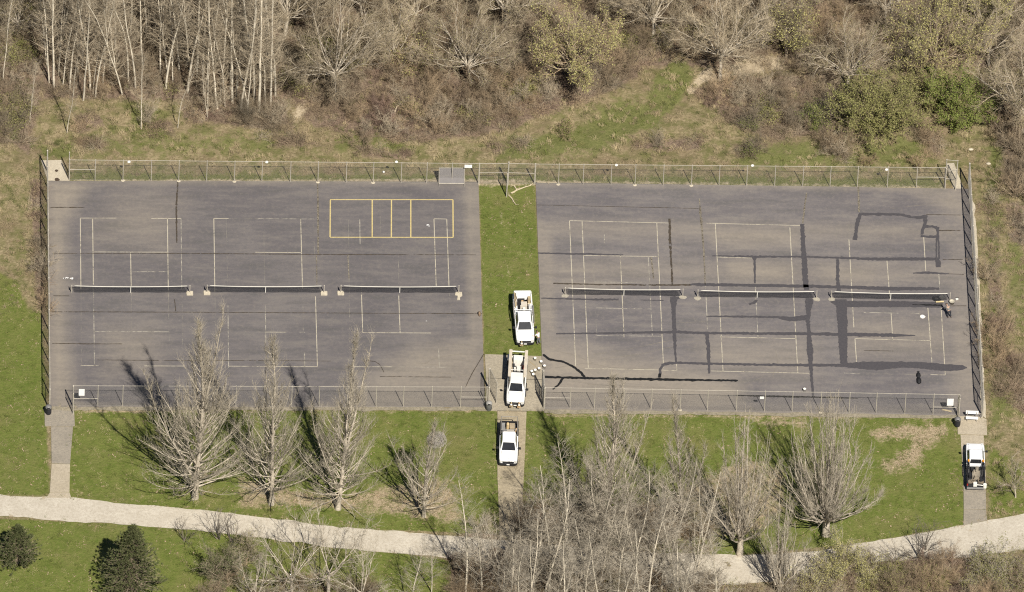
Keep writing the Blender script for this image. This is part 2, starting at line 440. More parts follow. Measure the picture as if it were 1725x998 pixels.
def sheet(name, pxpoly, z, mat, thick=0.06, step=None, dust=None, parent=None, **props):
    """a slab whose outline is given in photograph pixels; a grid inside when step is given"""
    P = [G(*p) for p in pxpoly]
    if step is None:
        m = MB(); m.prism([(p[0], p[1]) for p in P], z-thick, z)
        return m.build(name, mat, parent, **props)
    # four-cornered: bilinear grid
    a, b, c, d = P   # far-left, far-right, near-right, near-left
    nu = max(2, int(np.linalg.norm(b-a)/step)); nv = max(2, int(np.linalg.norm(d-a)/step))
    u = np.linspace(0, 1, nu+1); v = np.linspace(0, 1, nv+1)
    U, Vv = np.meshgrid(u, v)
    Q = ((1-U)*(1-Vv))[..., None]*a+(U*(1-Vv))[..., None]*b+(U*Vv)[..., None]*c+((1-U)*Vv)[..., None]*d
    Q = Q.reshape(-1, 3); Q[:, 2] = z
    idx = np.arange(len(Q)).reshape(nv+1, nu+1)
    F = [np.stack([idx[:-1,:-1], idx[1:,:-1], idx[1:,1:], idx[:-1,1:]], -1).reshape(-1, 4)]
    rim = np.concatenate([idx[0, :-1], idx[:-1, -1], idx[-1, :0:-1], idx[:0:-1, 0]])
    low = Q[rim].copy(); low[:, 2] = z-thick
    n0 = len(Q); k = len(rim); j = np.arange(k)
    F.append(np.stack([rim, np.roll(rim, -1), n0+(j+1) % k, n0+j], -1))
    me = mesh_from(name, np.concatenate([Q, low]), F, mat)
    if dust:
        PX = PIX(np.concatenate([Q, low])); dv = np.zeros(len(PX))
        for wgt, w, poly in dust: dv = np.maximum(dv, wgt*soft(PX, poly, w))
        at = me.attributes.new('dust', 'FLOAT', 'POINT'); at.data.foreach_set('value', dv.astype(np.float32))
    return link(name, me, parent, **props)

ASPH = asphalt_mat('court_asphalt', 0.80)
ASPH2 = asphalt_mat('court_asphalt_pale', 0.90)
court_a = sheet('asphalt_court', [(80,305),(806,306.5),(816.5,686),(84.5,687)], 0.02, ASPH, 0.1, 1.0,
   [(.55, 14, [(80,303),(150,303),(110,380),(110,560),(130,690),(80,690)]), (.5, 18, [(700,585),(818,575),(820,690),(560,690),(640,625)]),
    (.4, 8, [(780,300),(812,300),(820,690),(796,690)]), (.35, 25, [(180,555),(260,555),(270,620),(180,630)]), (.4, 5, [(80,302),(806,302),(806,311),(80,311)]),
    (.5, 4, [(84,680),(818,679),(818,689),(84,689)]), (.3, 30, [(200,330),(300,340),(280,420),(160,400)])],
   kind='structure', label='asphalt court with the yellow painted box')
court_b = sheet('asphalt_court', [(902.5,307.5),(1631.5,318.5),(1654,702),(916,691)], 0.02, ASPH2, 0.1, 1.0,
   [(.6, 10, [(900,370),(925,380),(930,560),(912,560)]), (.6, 22, [(905,560),(990,590),(1250,640),(1250,690),(905,690)]), (.45, 14, [(930,375),(1620,385),(1620,400),(930,395)]),
    (.35, 16, [(930,440),(1600,450),(1600,475),(930,470)]), (.5, 14, [(1540,325),(1625,325),(1625,380),(1590,350)]), (.62, 16, [(1190,383),(1350,388),(1340,412),(1200,410)]), (.6, 14, [(1225,440),(1340,445),(1330,475),(1230,472)]), (.55, 16, [(1380,445),(1480,450),(1470,478),(1390,475)]), (.5, 12, [(940,470),(1040,474),(1030,492),(940,490)]),
    (.4, 30, [(1180,570),(1370,580),(1370,630),(1180,625)]), (.5, 4, [(902,305),(1617,316),(1617,324),(902,312)]), (.45, 5, [(916,683),(1650,692),(1652,703),(916,694)]),
    (.35, 20, [(1430,540),(1600,540),(1600,600),(1430,600)]), (.4, 12, [(1612,340),(1655,700),(1600,690)])],
   kind='structure', label='paler asphalt court crossed by dark sealant bands')

CONC = gravel_mat('concrete', (0.42, 0.36, 0.265), (0.49, 0.425, 0.325), (0.33, 0.285, 0.215))
CONCG = gravel_mat('grey_concrete', (0.29, 0.255, 0.205), (0.36, 0.315, 0.25), (0.22, 0.2, 0.17))
PALEC = gravel_mat('pale_concrete', (0.50, 0.44, 0.335), (0.58, 0.515, 0.40), (0.40, 0.35, 0.27))
APRON = gravel_mat('dusty_apron', (0.32, 0.28, 0.21), (0.43, 0.375, 0.285), (0.26, 0.23, 0.18))
PATHM = gravel_mat('path_gravel', (0.49, 0.44, 0.36), (0.60, 0.55, 0.46), (0.40, 0.35, 0.275))
DIRT = gravel_mat('dirt_drive', (0.34, 0.285, 0.195), (0.46, 0.39, 0.275), (0.25, 0.21, 0.145))
EDGE = gravel_mat('edge_strip', (0.27, 0.24, 0.18), (0.36, 0.31, 0.23), (0.16, 0.145, 0.1))

apron = sheet('driveway_apron', [(816.7,597),(912.3,600.5),(916.2,692.5),(822,692)], 0.018, APRON, 0.08, kind='structure', label='dusty concrete apron between the two courts')
drive = sheet('driveway', [(838,693),(887,693.5),(884,770),(880,850),(866,905),(842,905),(838,800)], 0.012, DIRT, 0.08, kind='structure', label='worn dirt driveway running down to the gravel path')
m = MB()
for a, b in (((818,637),(915,640)), ((838,692.2),(888,693.2))):
    p, q = G(*a, .022), G(*b, .022); m.bar(p, q, .06, .006)
m.build('joint', flat('dark_joint', (.05,.045,.04)), apron)

def ribbon(pts, z0=0.0):
    return pts
def smooth_edge(pts, n=10, j=0.08, seed=1):
    """densify a pixel polyline and make it uneven by j metres"""
    r = np.random.default_rng(seed); out = []
    P = [G(*p) for p in pts]
    for a, b in zip(P[:-1], P[1:]):
        k = max(1, int(np.linalg.norm(b-a)/0.8))
        for i in range(k): out.append(a+(b-a)*i/k+np.append(r.normal(0, j, 2), 0))
    out.append(P[-1]); return out
def uneven_sheet(name, near, far, z, mat, seed, **props):
    """sheet between two uneven edges"""
    A = smooth_edge(far, seed=seed); B = smooth_edge(near, seed=seed+1)
    m = MB(); n = max(len(A), len(B))
    def res(P):
        P = np.array(P); t = np.linspace(0, len(P)-1, n); i = np.minimum(t.astype(int), len(P)-2); f = (t-i)[:, None]
        return P[i]*(1-f)+P[i+1]*f
    A, B = res(A), res(B); A[:, 2] = z; B[:, 2] = z
    K = 4; V = np.concatenate([A+(B-A)*k/K for k in range(K+1)]); idx = np.arange(len(V)).reshape(K+1, n)
    F = [np.stack([idx[:-1,:-1], idx[1:,:-1], idx[1:,1:], idx[:-1,1:]], -1).reshape(-1, 4)]
    return link(name, mesh_from(name, V, F, mat), **props)
uneven_sheet('gravel_path', [(-60,868),(0,870),(100,877),(200,883),(320,893),(400,902),(480,912),(560,922),(640,931),(740,938),(800,945),(900,960),(1100,985),(1250,985),(1340,975),(1450,950),(1530,943),(1620,941),(1725,925),(1790,915)],
   [(-60,834),(0,835),(80,838),(118,838),(200,848),(320,857),(400,866),(480,876),(560,887),(640,894),(720,900),(800,906),(900,915),(1050,930),(1200,935),(1300,935),(1380,928),(1450,915),(1530,902),(1620,886),(1665,876),(1725,866),(1790,858)],
   0.008, PATHM, 3, kind='structure', label='pale gravel footpath sweeping past below the courts')
uneven_sheet('edge_strip', [(86,690),(118,692),(300,691.5),(600,692),(822,693)], [(84,686.6),(118,686.6),(300,686),(600,686.5),(818,686)], 0.024, EDGE, 21, kind='structure', label='gravelly strip along the near edge of the yellow box court')
uneven_sheet('edge_strip', [(916,697),(1100,698.5),(1300,701),(1500,704),(1610,706)], [(916,690),(1100,692.5),(1300,695.5),(1500,698.5),(1612,700.2)], 0.024, EDGE, 31, kind='structure', label='gravelly strip along the near edge of the patched court')
uneven_sheet('edge_strip', [(1642,345),(1648,450),(1654.5,560),(1661,706)], [(1634,330),(1640,450),(1647.5,560),(1653.5,700)], 0.05, PALEC, 41, kind='structure', label='pale concrete kerb under the fence past the patched court')
# walkways of single slabs
def walkway(name, label, slabs):
    root = link(name, None, kind='structure', label=label)
    for k, (poly, mat) in enumerate(slabs):
        sheet('slab', poly, 0.016+0.004*(k % 2), mat, 0.1, parent=root)
    return root
walkway('walkway', 'concrete slab walk from the path to the corner gap of the yellow box court',
  [([(75,686.8),(118,687.8),(125,692.5),(126,718),(75.5,718)], CONCG), ([(86,719),(123,719),(118,781.5),(87,780.5)], CONCG), ([(87,781.6),(118,782.6),(117,829),(84,829)], CONC), ([(84,830),(117,830),(120,839),(78,839)], CONC)])
walkway('walkway', 'concrete slab walk from the path up to the bench by the patched court',
  [([(1612.5,701.5),(1652,702.5),(1662,707),(1663,733),(1613.5,731.5)], CONC), ([(1618,733),(1657,734),(1661,812),(1623,812)], CONC), ([(1623,813),(1661,813),(1661,858),(1623.5,858)], CONCG), ([(1623.5,859),(1661,859),(1663,876),(1623,886)], CONCG)])
pad = walkway('concrete_pad', 'pale concrete pad at the far corner gap of the yellow box court', [([(69,270.5),(104,270),(117,304.6),(80,304.6)], PALEC)])
walkway('concrete_ramp', 'broken concrete ramp at the far corner gate of the patched court', [([(1594,276),(1607,275),(1613,292),(1624,318),(1606,318),(1600,300)], PALEC)])
for px, py, r in ((95, 288, .2), (96, 303, .28)):
    m = MB(); c = G(px, py); 
    m.prism([(c[0]+r*math.cos(a)*random.uniform(.8, 1.2), c[1]+r*math.sin(a)*random.uniform(.8, 1.2)) for a in np.linspace(0, 2*math.pi, 12)[:-1]], .012, .026)
    m.build('stain', flat('brown_stain', (.07,.05,.035)), pad)

# ------------------------------------------------------------------ markings on the courts
P_GOOD = worn_mat('white_paint_worn', (0.50, 0.46, 0.37), 0.36, 0.50, c2=(0.44, 0.39, 0.29))
P_WORN = worn_mat('white_paint_ragged', (0.44, 0.405, 0.335), 0.42, 0.55)
P_FAINT = worn_mat('white_paint_faint', (0.38, 0.35, 0.295), 0.46, 0.62, maxa=0.7)
P_YELL = worn_mat('tan_yellow_paint', (0.60, 0.50, 0.24), 0.08, 0.22, c2=(0.50, 0.39, 0.16))
P_DUST = worn_mat('dust_scuff', (0.36, 0.32, 0.26), 0.42, 0.66, scale=0.9, maxa=0.75)
SEAL = worn_mat('crack_sealant', (0.066, 0.062, 0.068), 0.22, 0.30, 0.75, c2=(0.082, 0.076, 0.08))
SEALN = worn_mat('fresh_sealant', (0.012, 0.012, 0.013), 0.15, 0.25, 0.6, c2=(0.02, 0.02, 0.02))
CRACK = worn_mat('open_crack', (0.05, 0.043, 0.036), 0.40, 0.50, c2=(0.09, 0.07, 0.05))
CRACKP = worn_mat('sandy_crack', (0.09, 0.075, 0.055), 0.36, 0.48, c2=(0.26, 0.23, 0.18))

def strip(name, pts, w, z, mat, parent, jag=0.0, seed=0, sub=0.5, **props):
    """flat band along a pixel polyline; w in metres, a number or one per point"""
    r = np.random.default_rng(seed); P = [G(*p[:2]) for p in pts]
    ws = [w]*len(P) if isinstance(w, (int, float)) else list(w)
    C = []; Wd = []
    for i in range(len(P)-1):
        k = max(1, int(np.linalg.norm(P[i+1]-P[i])/sub)) if jag else 1
        for j in range(k):
            f = j/k; C.append(P[i]*(1-f)+P[i+1]*f); Wd.append(ws[i]*(1-f)+ws[i+1]*f)
    C.append(P[-1]); Wd.append(ws[-1]); C = np.array(C); Wd = np.array(Wd)
    T = np.gradient(C, axis=0); T /= np.linalg.norm(T, axis=1, keepdims=True)
    Nn = np.stack([-T[:, 1], T[:, 0], np.zeros(len(T))], 1)
    a = C+Nn*(Wd/2+r.normal(0, 1, len(C))*jag*np.minimum(1, Wd/.3))[:, None]; b = C-Nn*(Wd/2+r.normal(0, 1, len(C))*jag*np.minimum(1, Wd/.3))[:, None]
    a[:, 2] = z; b[:, 2] = z; n = len(C); i = np.arange(n-1)
    me = mesh_from(name, np.concatenate([a, b]), [np.stack([i, n+i, n+i+1, i+1], -1)], mat)
    return link(name, me, parent, **props)

g, w_, f_ = P_GOOD, P_WORN, P_FAINT
LINES_A = [(135,368,196,368,g),(196,368,255,368.5,f_),(255,368.5,305.5,368.7,g),(135.3,368,136.3,487,g),(136.3,487,137.5,617,f_),(305,368.7,306.3,487,w_),(306.5,487,308,602,f_),
 (156,368,157.3,480,g),(157.4,486,159.2,617,w_),(282,368.5,283.5,490,g),(283.5,490,285,575,f_),(156,425,283,425.4,g),(220,425,221,482,g),(221,482,222,562,f_),(222,458.6,282,458.2,w_),
 (158,559,285,559.6,w_),(136,616.5,166,616.6,g),(243,617,311,617.3,g),(166,616.6,243,617,f_),
 (360,368.6,385,368.6,g),(385,368.7,435,369,f_),(435,369,528.5,369.6,w_),(360.2,368.7,362,493,g),(362,493,363.5,560,f_),(381,369,383.5,480,f_),(384,515,385,620,w_),(506.5,369.5,509.6,487,g),(510,495,512.5,620,f_),
 (528.5,369.6,530.5,475,f_),(531.5,500,534.7,618.5,g),(381,425.2,430,425.6,f_),(430,425.5,508,426.2,g),(444,369,446,480,f_),(446.8,515,448,578,w_),(384,559.8,446,560,f_),(446,560,482,560.2,g),(503,560.2,514,560.4,w_),(385,617.4,460,618,g),(460,618,535,618.4,g),(513,595,513.5,618,w_),
 (731,369.2,752.6,369.6,g),(731,369.4,734.8,482,g),(752.6,369.8,756.3,482,g),(606,369.5,606.6,412,w_),(606,426.5,672,427,f_),(608,465,609,497,f_),(609,497,611,561,g),(611,561,726,561.6,g),(671.6,497,674,561,g),
 (735,487,736,516,f_),(757,493,759,530,f_),(590,618.4,660,618.6,g),(660,618.6,760,619.4,w_),(738.8,588,740.2,618,w_),(587,370,589.5,617,f_),(671,427,671.8,480,f_),(640,343,641,400,f_)]
for x1, y1, x2, y2, mt in LINES_A:
    strip('court_line', [(x1,y1),(x2,y2)], 0.085 if mt is not f_ else 0.07, 0.025, mt, court_a)
for k, (x1, y1, x2, y2) in enumerate([(556,337,763.4,337),(556,400.3,763.8,400.5),(556.5,337.5,556,400),(763,337.5,763.4,400),(627,337.5,627,400),(659.5,337.5,659.2,400),(692,337.5,692,400)]):
    strip('painted_line', [(x1,y1),(x2,y2)], 0.13, 0.029 if k < 2 else 0.033, P_YELL, court_a, label='tan yellow painted line')
LINES_B = [(959,372.3,1126,376.3,g),(959.4,372.5,969.7,617,g),(980.5,373,991,621,g),(1106.4,376,1117.8,620,g),(1139.3,612,1140.2,624.5,g),(983,431.2,1108.5,432.6,g),(1045,431.5,1051.2,569,g),(999,431.5,1005,566,f_),(1092,432.5,1099,567,w_),
 (1002,475.5,1095,477,w_),(1004,519.3,1096,521,w_),(1004,566,1115.5,567,w_),(985,621,1140.3,624.6,g),(1018,395,1018.3,410,w_),
 (1190,376.6,1352,380.6,g),(1205,377.4,1218,626,g),(1188.4,480,1192,556,w_),(1330.5,383,1344,628.5,g),(1207.5,433.6,1270,435.4,g),(1272,478,1277,571,w_),(1213,568,1341,571,g),(1198,625.5,1363,629.4,g),(1190,432,1191,480,f_),(1355,560,1366,628,f_),
 (1408,380,1536,383.2,f_),(1408.5,380,1411.3,432,f_),(1430,404,1438.4,552,g),(1440.2,571,1443,612,g),(1556,400,1559.5,457,g),(1563,518,1570,612,g),(1581.4,460,1583,486,w_),(1585.5,520,1592.4,632,g),(1494,438,1499.3,508,g),(1501,527,1504,574,g),
 (1450,440,1452.4,484,f_),(1440,571,1567.5,574.5,g),(1455,527,1550,529,w_),(1422,629,1448,630,w_),(1567,631.8,1592.5,632.2,g),(1548,520,1551,570,f_),(1400,646.5,1476,647,f_),(1430,380,1430.5,404,f_),(1448,630,1567,632,f_)]
for x1, y1, x2, y2, mt in LINES_B:
    strip('court_line', [(x1,y1),(x2,y2)], 0.085 if mt is not f_ else 0.07, 0.025, mt, court_b)
# dusty wheel scuffs
for k, (pts, w, c) in enumerate([([(716,613),(727,606.5),(745,601.5),(775,597),(800,597.5),(814,601)], .16, court_a), ([(750,580),(790,581),(813,588)], .1, court_a), ([(742,605.5),(775,607),(805,611)], .09, court_a), ([(700,612),(760,617),(800,623)], .1, court_a), ([(735,587),(770,585),(812,594)], .09, court_a), ([(560,624),(700,626),(800,633)], .12, court_a),
   ([(1000,598),(1060,588),(1150,570)], .1, court_b), ([(1010,606),(1080,597),(1180,573)], .1, court_b), ([(935,620),(990,612),(1030,620),(1100,622)], .12, court_b), ([(930,590),(965,598),(1000,612)], .1, court_b), ([(990,648),(1080,652),(1150,656)], .14, court_b), ([(1120,545),(1180,543),(1280,528)], .08, court_b), ([(1250,653),(1275,640),(1288,634)], .1, court_b), ([(1300,640),(1310,610),(1306,590)], .1, court_b), ([(1500,352),(1560,345),(1605,336)], .1, court_b), ([(960,655),(1060,660),(1250,660)], .12, court_b), ([(940,640),(1020,650),(1080,645)], .1, court_b)]):
    strip('wheel_scuff', pts, w, 0.0225, P_DUST, c, 0.02, k)
# sealant bands: x, y, width in metres
KX = 1/15.6; KY = 1/10.5
def band(pts, horiz, mat, k, parent, name='sealant_band', z=0.037):
    s = KY if horiz else KX
    strip(name, [p[:2] for p in pts], [p[2]*s for p in pts], z, mat, parent, 0.035, k, 0.22)
BANDS = [  # (horizontal?, material, points)
 (0, CRACK, [(1128,369,3),(1128.5,400,5),(1130,430,3),(1131.5,455,3),(1132.5,480,3)]),
 (0, SEAL, [(1133,500,9),(1135,504,13),(1134.5,520,7),(1136,560,7),(1137,590,4),(1139.5,613,3)]),
 (1, SEAL, [(1134,503,3),(1141,502.5,4),(1148,502,2)]),
 (0, SEAL, [(1351.6,378,7),(1353,420,8),(1355,440,9),(1356.5,470,10),(1358.5,489,9)]),
 (0, SEAL, [(1363,503,13),(1363,512,13),(1362,522,9),(1361,540,6),(1363,565,7),(1364.5,590,11),(1365.5,612,7),(1367.5,640,4),(1370,669,3.5)]),
 (0, SEAL, [(1411,435,5),(1411,470,6),(1413,492,8)]), (0, SEAL, [(1416,505,19),(1419,540,17),(1420,580,15),(1421.5,616,11)]),
 (1, SEAL, [(1399,509,2),(1408,510.5,8),(1416,511,10)]),
 (0, SEAL, [(1190.5,562,9),(1192,572,6),(1193.5,600,6),(1195,630,3)]),
 (1, SEAL, [(1200,431.5,1.5),(1270,433,3.5),(1352,433,3),(1400,434.5,3),(1470,437,5),(1580,437,5)]),
 (0, SEAL, [(1271,434,10),(1271,440,4),(1272,478,3)]),
 (1, CRACK, [(932,478,2),(1010,480,2),(1130,481,2.5),(1165,480.5,3)]), (1, SEAL, [(1163,480,2.5),(1178,480,5),(1310,482,5),(1415,484,5),(1500,487,6.5),(1582,487,4)]),
 (1, SEAL, [(1418,513,10),(1520,513,10),(1588,514.5,9)]), (1, SEALN, [(1537,514,1),(1560,514.5,2),(1587,515.2,2)]),
 (1, SEAL, [(1190,533.5,2),(1240,534,3),(1310,535,3.5),(1330,538,7),(1361,536,9)]),
 (1, SEAL, [(937,563,2),(1050,561.5,3),(1140,560,4.5),(1190,562,4),(1360,563,5),(1420,564,6),(1500,565.5,6),(1542,566,1.5)]),
 (0, SEAL, [(1111,637,5),(1112,622,4.5),(1117,616,4.5)]), (1, SEAL, [(1115,616,5),(1125,613,5),(1140,612,3.5),(1275,615,4),(1415,616,5),(1450,616,12),(1480,617,14.5),(1520,615,10),(1555,616,11),(1590,620,12.5),(1622,620,8),(1629,620,2)]),
 (0, SEAL, [(1440,405,8),(1442,392,6),(1444,378,7),(1449,362,7)]), (1, SEAL, [(1447,361.5,4),(1480,361.5,5),(1518,362,4),(1535,366.5,4),(1548,367,5),(1560,365,6)]), (0, SEAL, [(1559,363,6),(1559,374,6),(1557.5,382,6),(1553.5,388,5),(1553.5,396,5)]),
 (1, SEAL, [(1551,398,4),(1564,399.5,4),(1577,399,4)]), (1, SEAL, [(1556,382,5),(1570,382,4),(1578,384,5)]), (0, SEAL, [(1579.5,383,5),(1579.5,400,5),(1577.3,410,2.5),(1577.5,437,2.5)]), (0, SEAL, [(1581,398,2.5),(1582,437,2.5)]), (0, SEAL, [(1579.5,436,8),(1581,451,8)]),
 (1, SEAL, [(1538,461,1.5),(1558,460,4),(1575,460.5,4),(1599,462,1.5)]), (1, CRACK, [(1580,389,2),(1618,388.7,1)]), (1, CRACK, [(1598,462,1),(1624,463,1)]), (1, CRACK, [(1588,438,1),(1622,438,1)]), (1, CRACK, [(1600,516,1),(1628,516,1)]),
 (1, SEALN, [(918,636,4),(1000,638,3.5),(1110,640,4),(1243,642,3)]), (0, SEALN, [(931,657,3),(942,648,4),(949,637,4)]), (1, SEALN, [(1240,667,1.5),(1300,668.5,3),(1400,670.5,2),(1445,672,1)]),  # last strip: sealant with the near fence rail's shadow painted in
 (1, SEAL, [(912,503,1.5),(980,505,3),(1042,505.5,3)]), (1, SEAL, [(1079,506,1.5),(1118,507,1.5)]), (1, SEAL, [(1262,513.5,3),(1270,511,5),(1275,506,2)]),
 (1, SEAL, [(906,427,2),(950,428,2.5),(985,428.5,3),(1050,430,1.2)]), (0, CRACKP, [(1178,335,1.5),(1180,360,4),(1183,390,3),(1186,430,2.5),(1188,480,2)]), (1, CRACK, [(1455,591,.8),(1505,592,1)]),
 (0, CRACKP, [(1359,325,2),(1356,345,2.5),(1352,377,2.5)]), (0, CRACKP, [(1446,316,3),(1447,358,3)]), (0, CRACKP, [(1097,434,3),(1101,470,2)]), (1, CRACK, [(905,346,.6),(1180,352,.8)]), (1, CRACK, [(1560,362,1),(1618,363,1)])]
for k, (h, mt, pts) in enumerate(BANDS):
    band(pts, h, mt, k, court_b, 'crack' if mt in (CRACK, CRACKP) else 'sealant_band', 0.03+0.0016*(k % 9)+(0.012 if mt is SEALN else 0))
strip('sealant_band', [(914.5,598),(925,606),(948,610),(965,618),(978,628),(985,637)], [.3,.32,.3,.3,.32,.3], 0.052, SEALN, court_b, 0.03, 71, 0.2)
strip('sealant_band', [(1111,637),(1111.5,630)], [.3,.3], 0.054, SEALN, court_b, 0.02, 72, 0.2)
for k, (h, mt, pts) in enumerate([(0, CRACK, [(299.5,305,3),(298,330,2.5),(297,350,3),(298,410,2)]), (0, CRACKP, [(535,309,2),(535.5,340,3),(536,428,2.5)]), (1, CRACK, [(85,350,1.5),(143,350,1.5)]), (1, CRACK, [(90,427.5,.8),(300,427.5,1.2),(560,429.5,1.3),(808,430,1)]),
   (1, CRACK, [(88,526,1.5),(118,526,1.4),(300,526.5,1.1),(560,528,1.1),(812,529,1)]), (1, CRACK, [(88,579,1),(150,580,1.5),(206,580,1)]), (1, CRACK, [(163,607,1),(300,608,1),(450,608,1),(560,609,.8)]), (1, CRACK, [(617,608,1.2),(632,609.5,1.4)]), (0, CRACK, [(631,609,1.2),(640,615,1.4),(647,628,1)]), (1, CRACK, [(90,499,1.2),(116,499,1)]),
   (0, CRACKP, [(533,430,2),(534,480,1.5)]), (0, CRACK, [(294,505,1.5),(296,525,1.2)]), (1, CRACK, [(640,635,.8),(760,636,1)]), (0, CRACK, [(815,597,1.5),(806,612,1.5),(795,630,1.5),(783,655,1)]), (0, CRACKP, [(586,431,1.5),(588,470,2)])]):
    band(pts, h, mt, 90+k, court_a, 'crack', 0.03+0.0012*(k % 6))

# ------------------------------------------------------------------ chain-link fences
STEEL = flat('galvanised_steel', (0.47, 0.43, 0.36), 0.6, 0.15, 4.0, 0.2)
STEELD = flat('dull_steel', (0.30, 0.28, 0.25), 0.6, 0.15, 4.0, 0.2)
WIRE = flat('fence_wire', (0.25, 0.235, 0.21), 0.6, 0.1, 3.0, 0.2)
CONCB = flat('footing_concrete', (0.52, 0.46, 0.35), 0.95, 0.2, 5.0)
HF = 2.97

def chain_paths(A, B, z0, z1, sp=0.085):
    """diagonal wires between plan points A and B"""
    A = np.asarray(A, float)[:2]; B = np.asarray(B, float)[:2]; L = np.linalg.norm(B-A); t = (B-A)/L; H = z1-z0
    out = []
    for sgn in (1, -1):
        for s in np.arange(-H, L, sp):
            a, b = max(s, 0.0), min(s+H, L)
            if b-a < 0.05: continue
            ha, hb = a-s, b-s
            if sgn < 0: ha, hb = H-ha, H-hb
            q = np.linspace(0, 1, 5)[:, None]
            P = np.concatenate([A+t*(a+(b-a)*q), z0+ha+(hb-ha)*q], 1)
            out.append(P)
    return out

def chain_mesh(name, runs, z0, z1, parent, org, r=0.0026, sp=0.085, mat=None):
    P = []
    for A, B in runs: P += chain_paths(A, B, z0, z1, sp)
    P = np.array(P)-org
    V, F = tubes(P, np.full(P.shape[:2], r), 3)
    return link(name, mesh_from(name, V, [F], mat or WIRE), parent)

def fence(label, pts, h=HF, rails=(), post_r=0.042, thick_first=True, wire=True, zb=0.0, cat='fence', name='chain_link_fence', group=None, foot=(), mat=None, rail_r=.024):
    """pts: post base points (world). rails: (segment index, height) of extra mid rails; foot: post indices with a concrete footing collar"""
    mat = mat or STEEL
    pts = [np.array([p[0], p[1], zb]) for p in pts]
    o = thing(name, label, cat, tuple(pts[0]), 0, group); org = pts[0]
    protos = {}
    for i, p in enumerate(pts):
        big = thick_first and i in (0, len(pts)-1)
        if big not in protos:
            m = MB(); r = post_r*(1.3 if big else 1.0)
            m.tube([(0, 0, -.1), (0, 0, h+.03)], r, 8); m.lathe([(r*1.25, h+.02), (r*1.25, h+.06), (r*.5, h+.1)], 8)
            protos[big] = m.mesh('post', mat)
        q = link('post', protos[big], o); q.location = Vector(p-org)
        if i in foot:
            m = MB(); m.lathe([(.24, -.05), (.22, .03), (.16, .05)], 9, tuple(p-org)); m.build('footing', CONCB, o)
    m = MB()
    for a, b in zip(pts[:-1], pts[1:]): m.tube([a-org+(0, 0, h), b-org+(0, 0, h)], rail_r, 6)
    m.build('top_rail', mat, o)
    for k, z in rails:
        m = MB(); m.tube([pts[k]-org+(0, 0, z), pts[k+1]-org+(0, 0, z)], .03, 6); m.build('mid_rail', mat, o)
    if wire:
        chain_mesh('chain_link', list(zip(pts[:-1], pts[1:])), 0.05, h-.02, o, org)
        m = MB()
        for a, b in zip(pts[:-1], pts[1:]): m.tube([a-org+(0, 0, .06), b-org+(0, 0, .06)], .008, 4)
        m.build('bottom_wire', WIRE, o)
    return o
def ylin(x, x0, y0, x1, y1): return y0+(x-x0)*(y1-y0)/(x1-x0)
TX1 = [116.5,160,207,254.5,301,348,394.8,441,489,535.4,583,628.5,675.5,718.5,761,806]
TX2 = [901,940.5,982,1029,1069.5,1117,1164.5,1211,1257.5,1304.8,1352,1398,1444,1494.5,1543.5,1590.5]
top = lambda x: G(x, ylin(x, 116.5, 303.6, 1494, 315.8))
fence('long chain-link fence along the far edge of the yellow box court', [top(x) for x in TX1], rails=[(0, 1.55)], foot=(2, 4, 6, 9, 11))
fence('chain-link fence across the far end of the grass strip, with a mid rail', [top(806)+(.06, 0, 0), G(856, 309.6), top(901)-(.06, 0, 0)], rails=[(0, 1.6), (1, 1.6)], thick_first=False)
fence('long chain-link fence along the far edge of the patched court', [top(x) for x in TX2], rails=[(14, 1.55)], foot=(1, 4, 6))
fence('open chain-link gate leaf standing out over the far end of the grass strip', [G(855.5, 311.5), G(853.3, 331.5)], h=3.3, name='gate_leaf', cat='gate', rails=[(0, 1.6), (0, .35)], post_r=.05)
BX1 = [122.6,164.5,206.5,254,301,348.5,397,444.3,491,537.3,585,633.2,679.2,727,775.5,819]
bot = lambda x: G(x, ylin(x, 122.6, 684.2, 819, 686.4))
fence('long chain-link fence between the yellow box court and the lawn', [bot(x) for x in BX1], rails=[(14, 1.5), (0, 1.1)])
BX2 = [917,960,1001,1050,1096.8,1145.5,1191.3,1240,1287.5,1334,1382,1430,1475.5,1524,1571.4,1613]
bot2 = lambda x: G(x, ylin(x, 917, 687.2, 1571, 698.4))
fence('long chain-link fence between the patched court and the lawn', [bot2(x) for x in BX2], rails=[(0, 1.5), (14, 1.1)], foot=(5, 10))
side = lambda y: G(ylin(y, 290, 79.3, 692, 83.4), y)
fence('chain-link fence down the outer side of the yellow box court', [side(y) for y in np.linspace(288, 690, 16)], rails=[(15-1, 1.5)], post_r=.06, rail_r=.055)
side2 = lambda y: G(ylin(y, 310, 1631.2, 704, 1655.0), y)
fence('chain-link fence on the kerb down the outer side of the patched court', [side2(y) for y in np.linspace(310, 703, 16)], zb=.03, rails=[(14, 1.5)], post_r=.065, rail_r=.06)
fence('short chain-link wing beside the near corner gap of the yellow box court', [bot(122.6)+(0, -.12, 0), G(123.1, 697.5)], name='fence_wing')
fence('short chain-link wing beside the far corner gap of the yellow box court', [top(116.5)+(-.02, .12, 0), G(116.2, 291)], name='fence_wing')
fence('short chain-link wing at the near corner gap beside the white bench', [bot2(1613)+(.1, -.1, 0), G(1614.8, 706)], name='fence_wing')
# far corner gate of the patched court
fence('narrow chain-link gateway with a back bar over the broken concrete ramp', [G(1591.8, 318.6), G(1592.6, 303.5), G(1611.2, 305), G(1609.4, 320.4)], name='gateway', cat='gate', rails=[(1, 1.5), (1, .2)], post_r=.05)
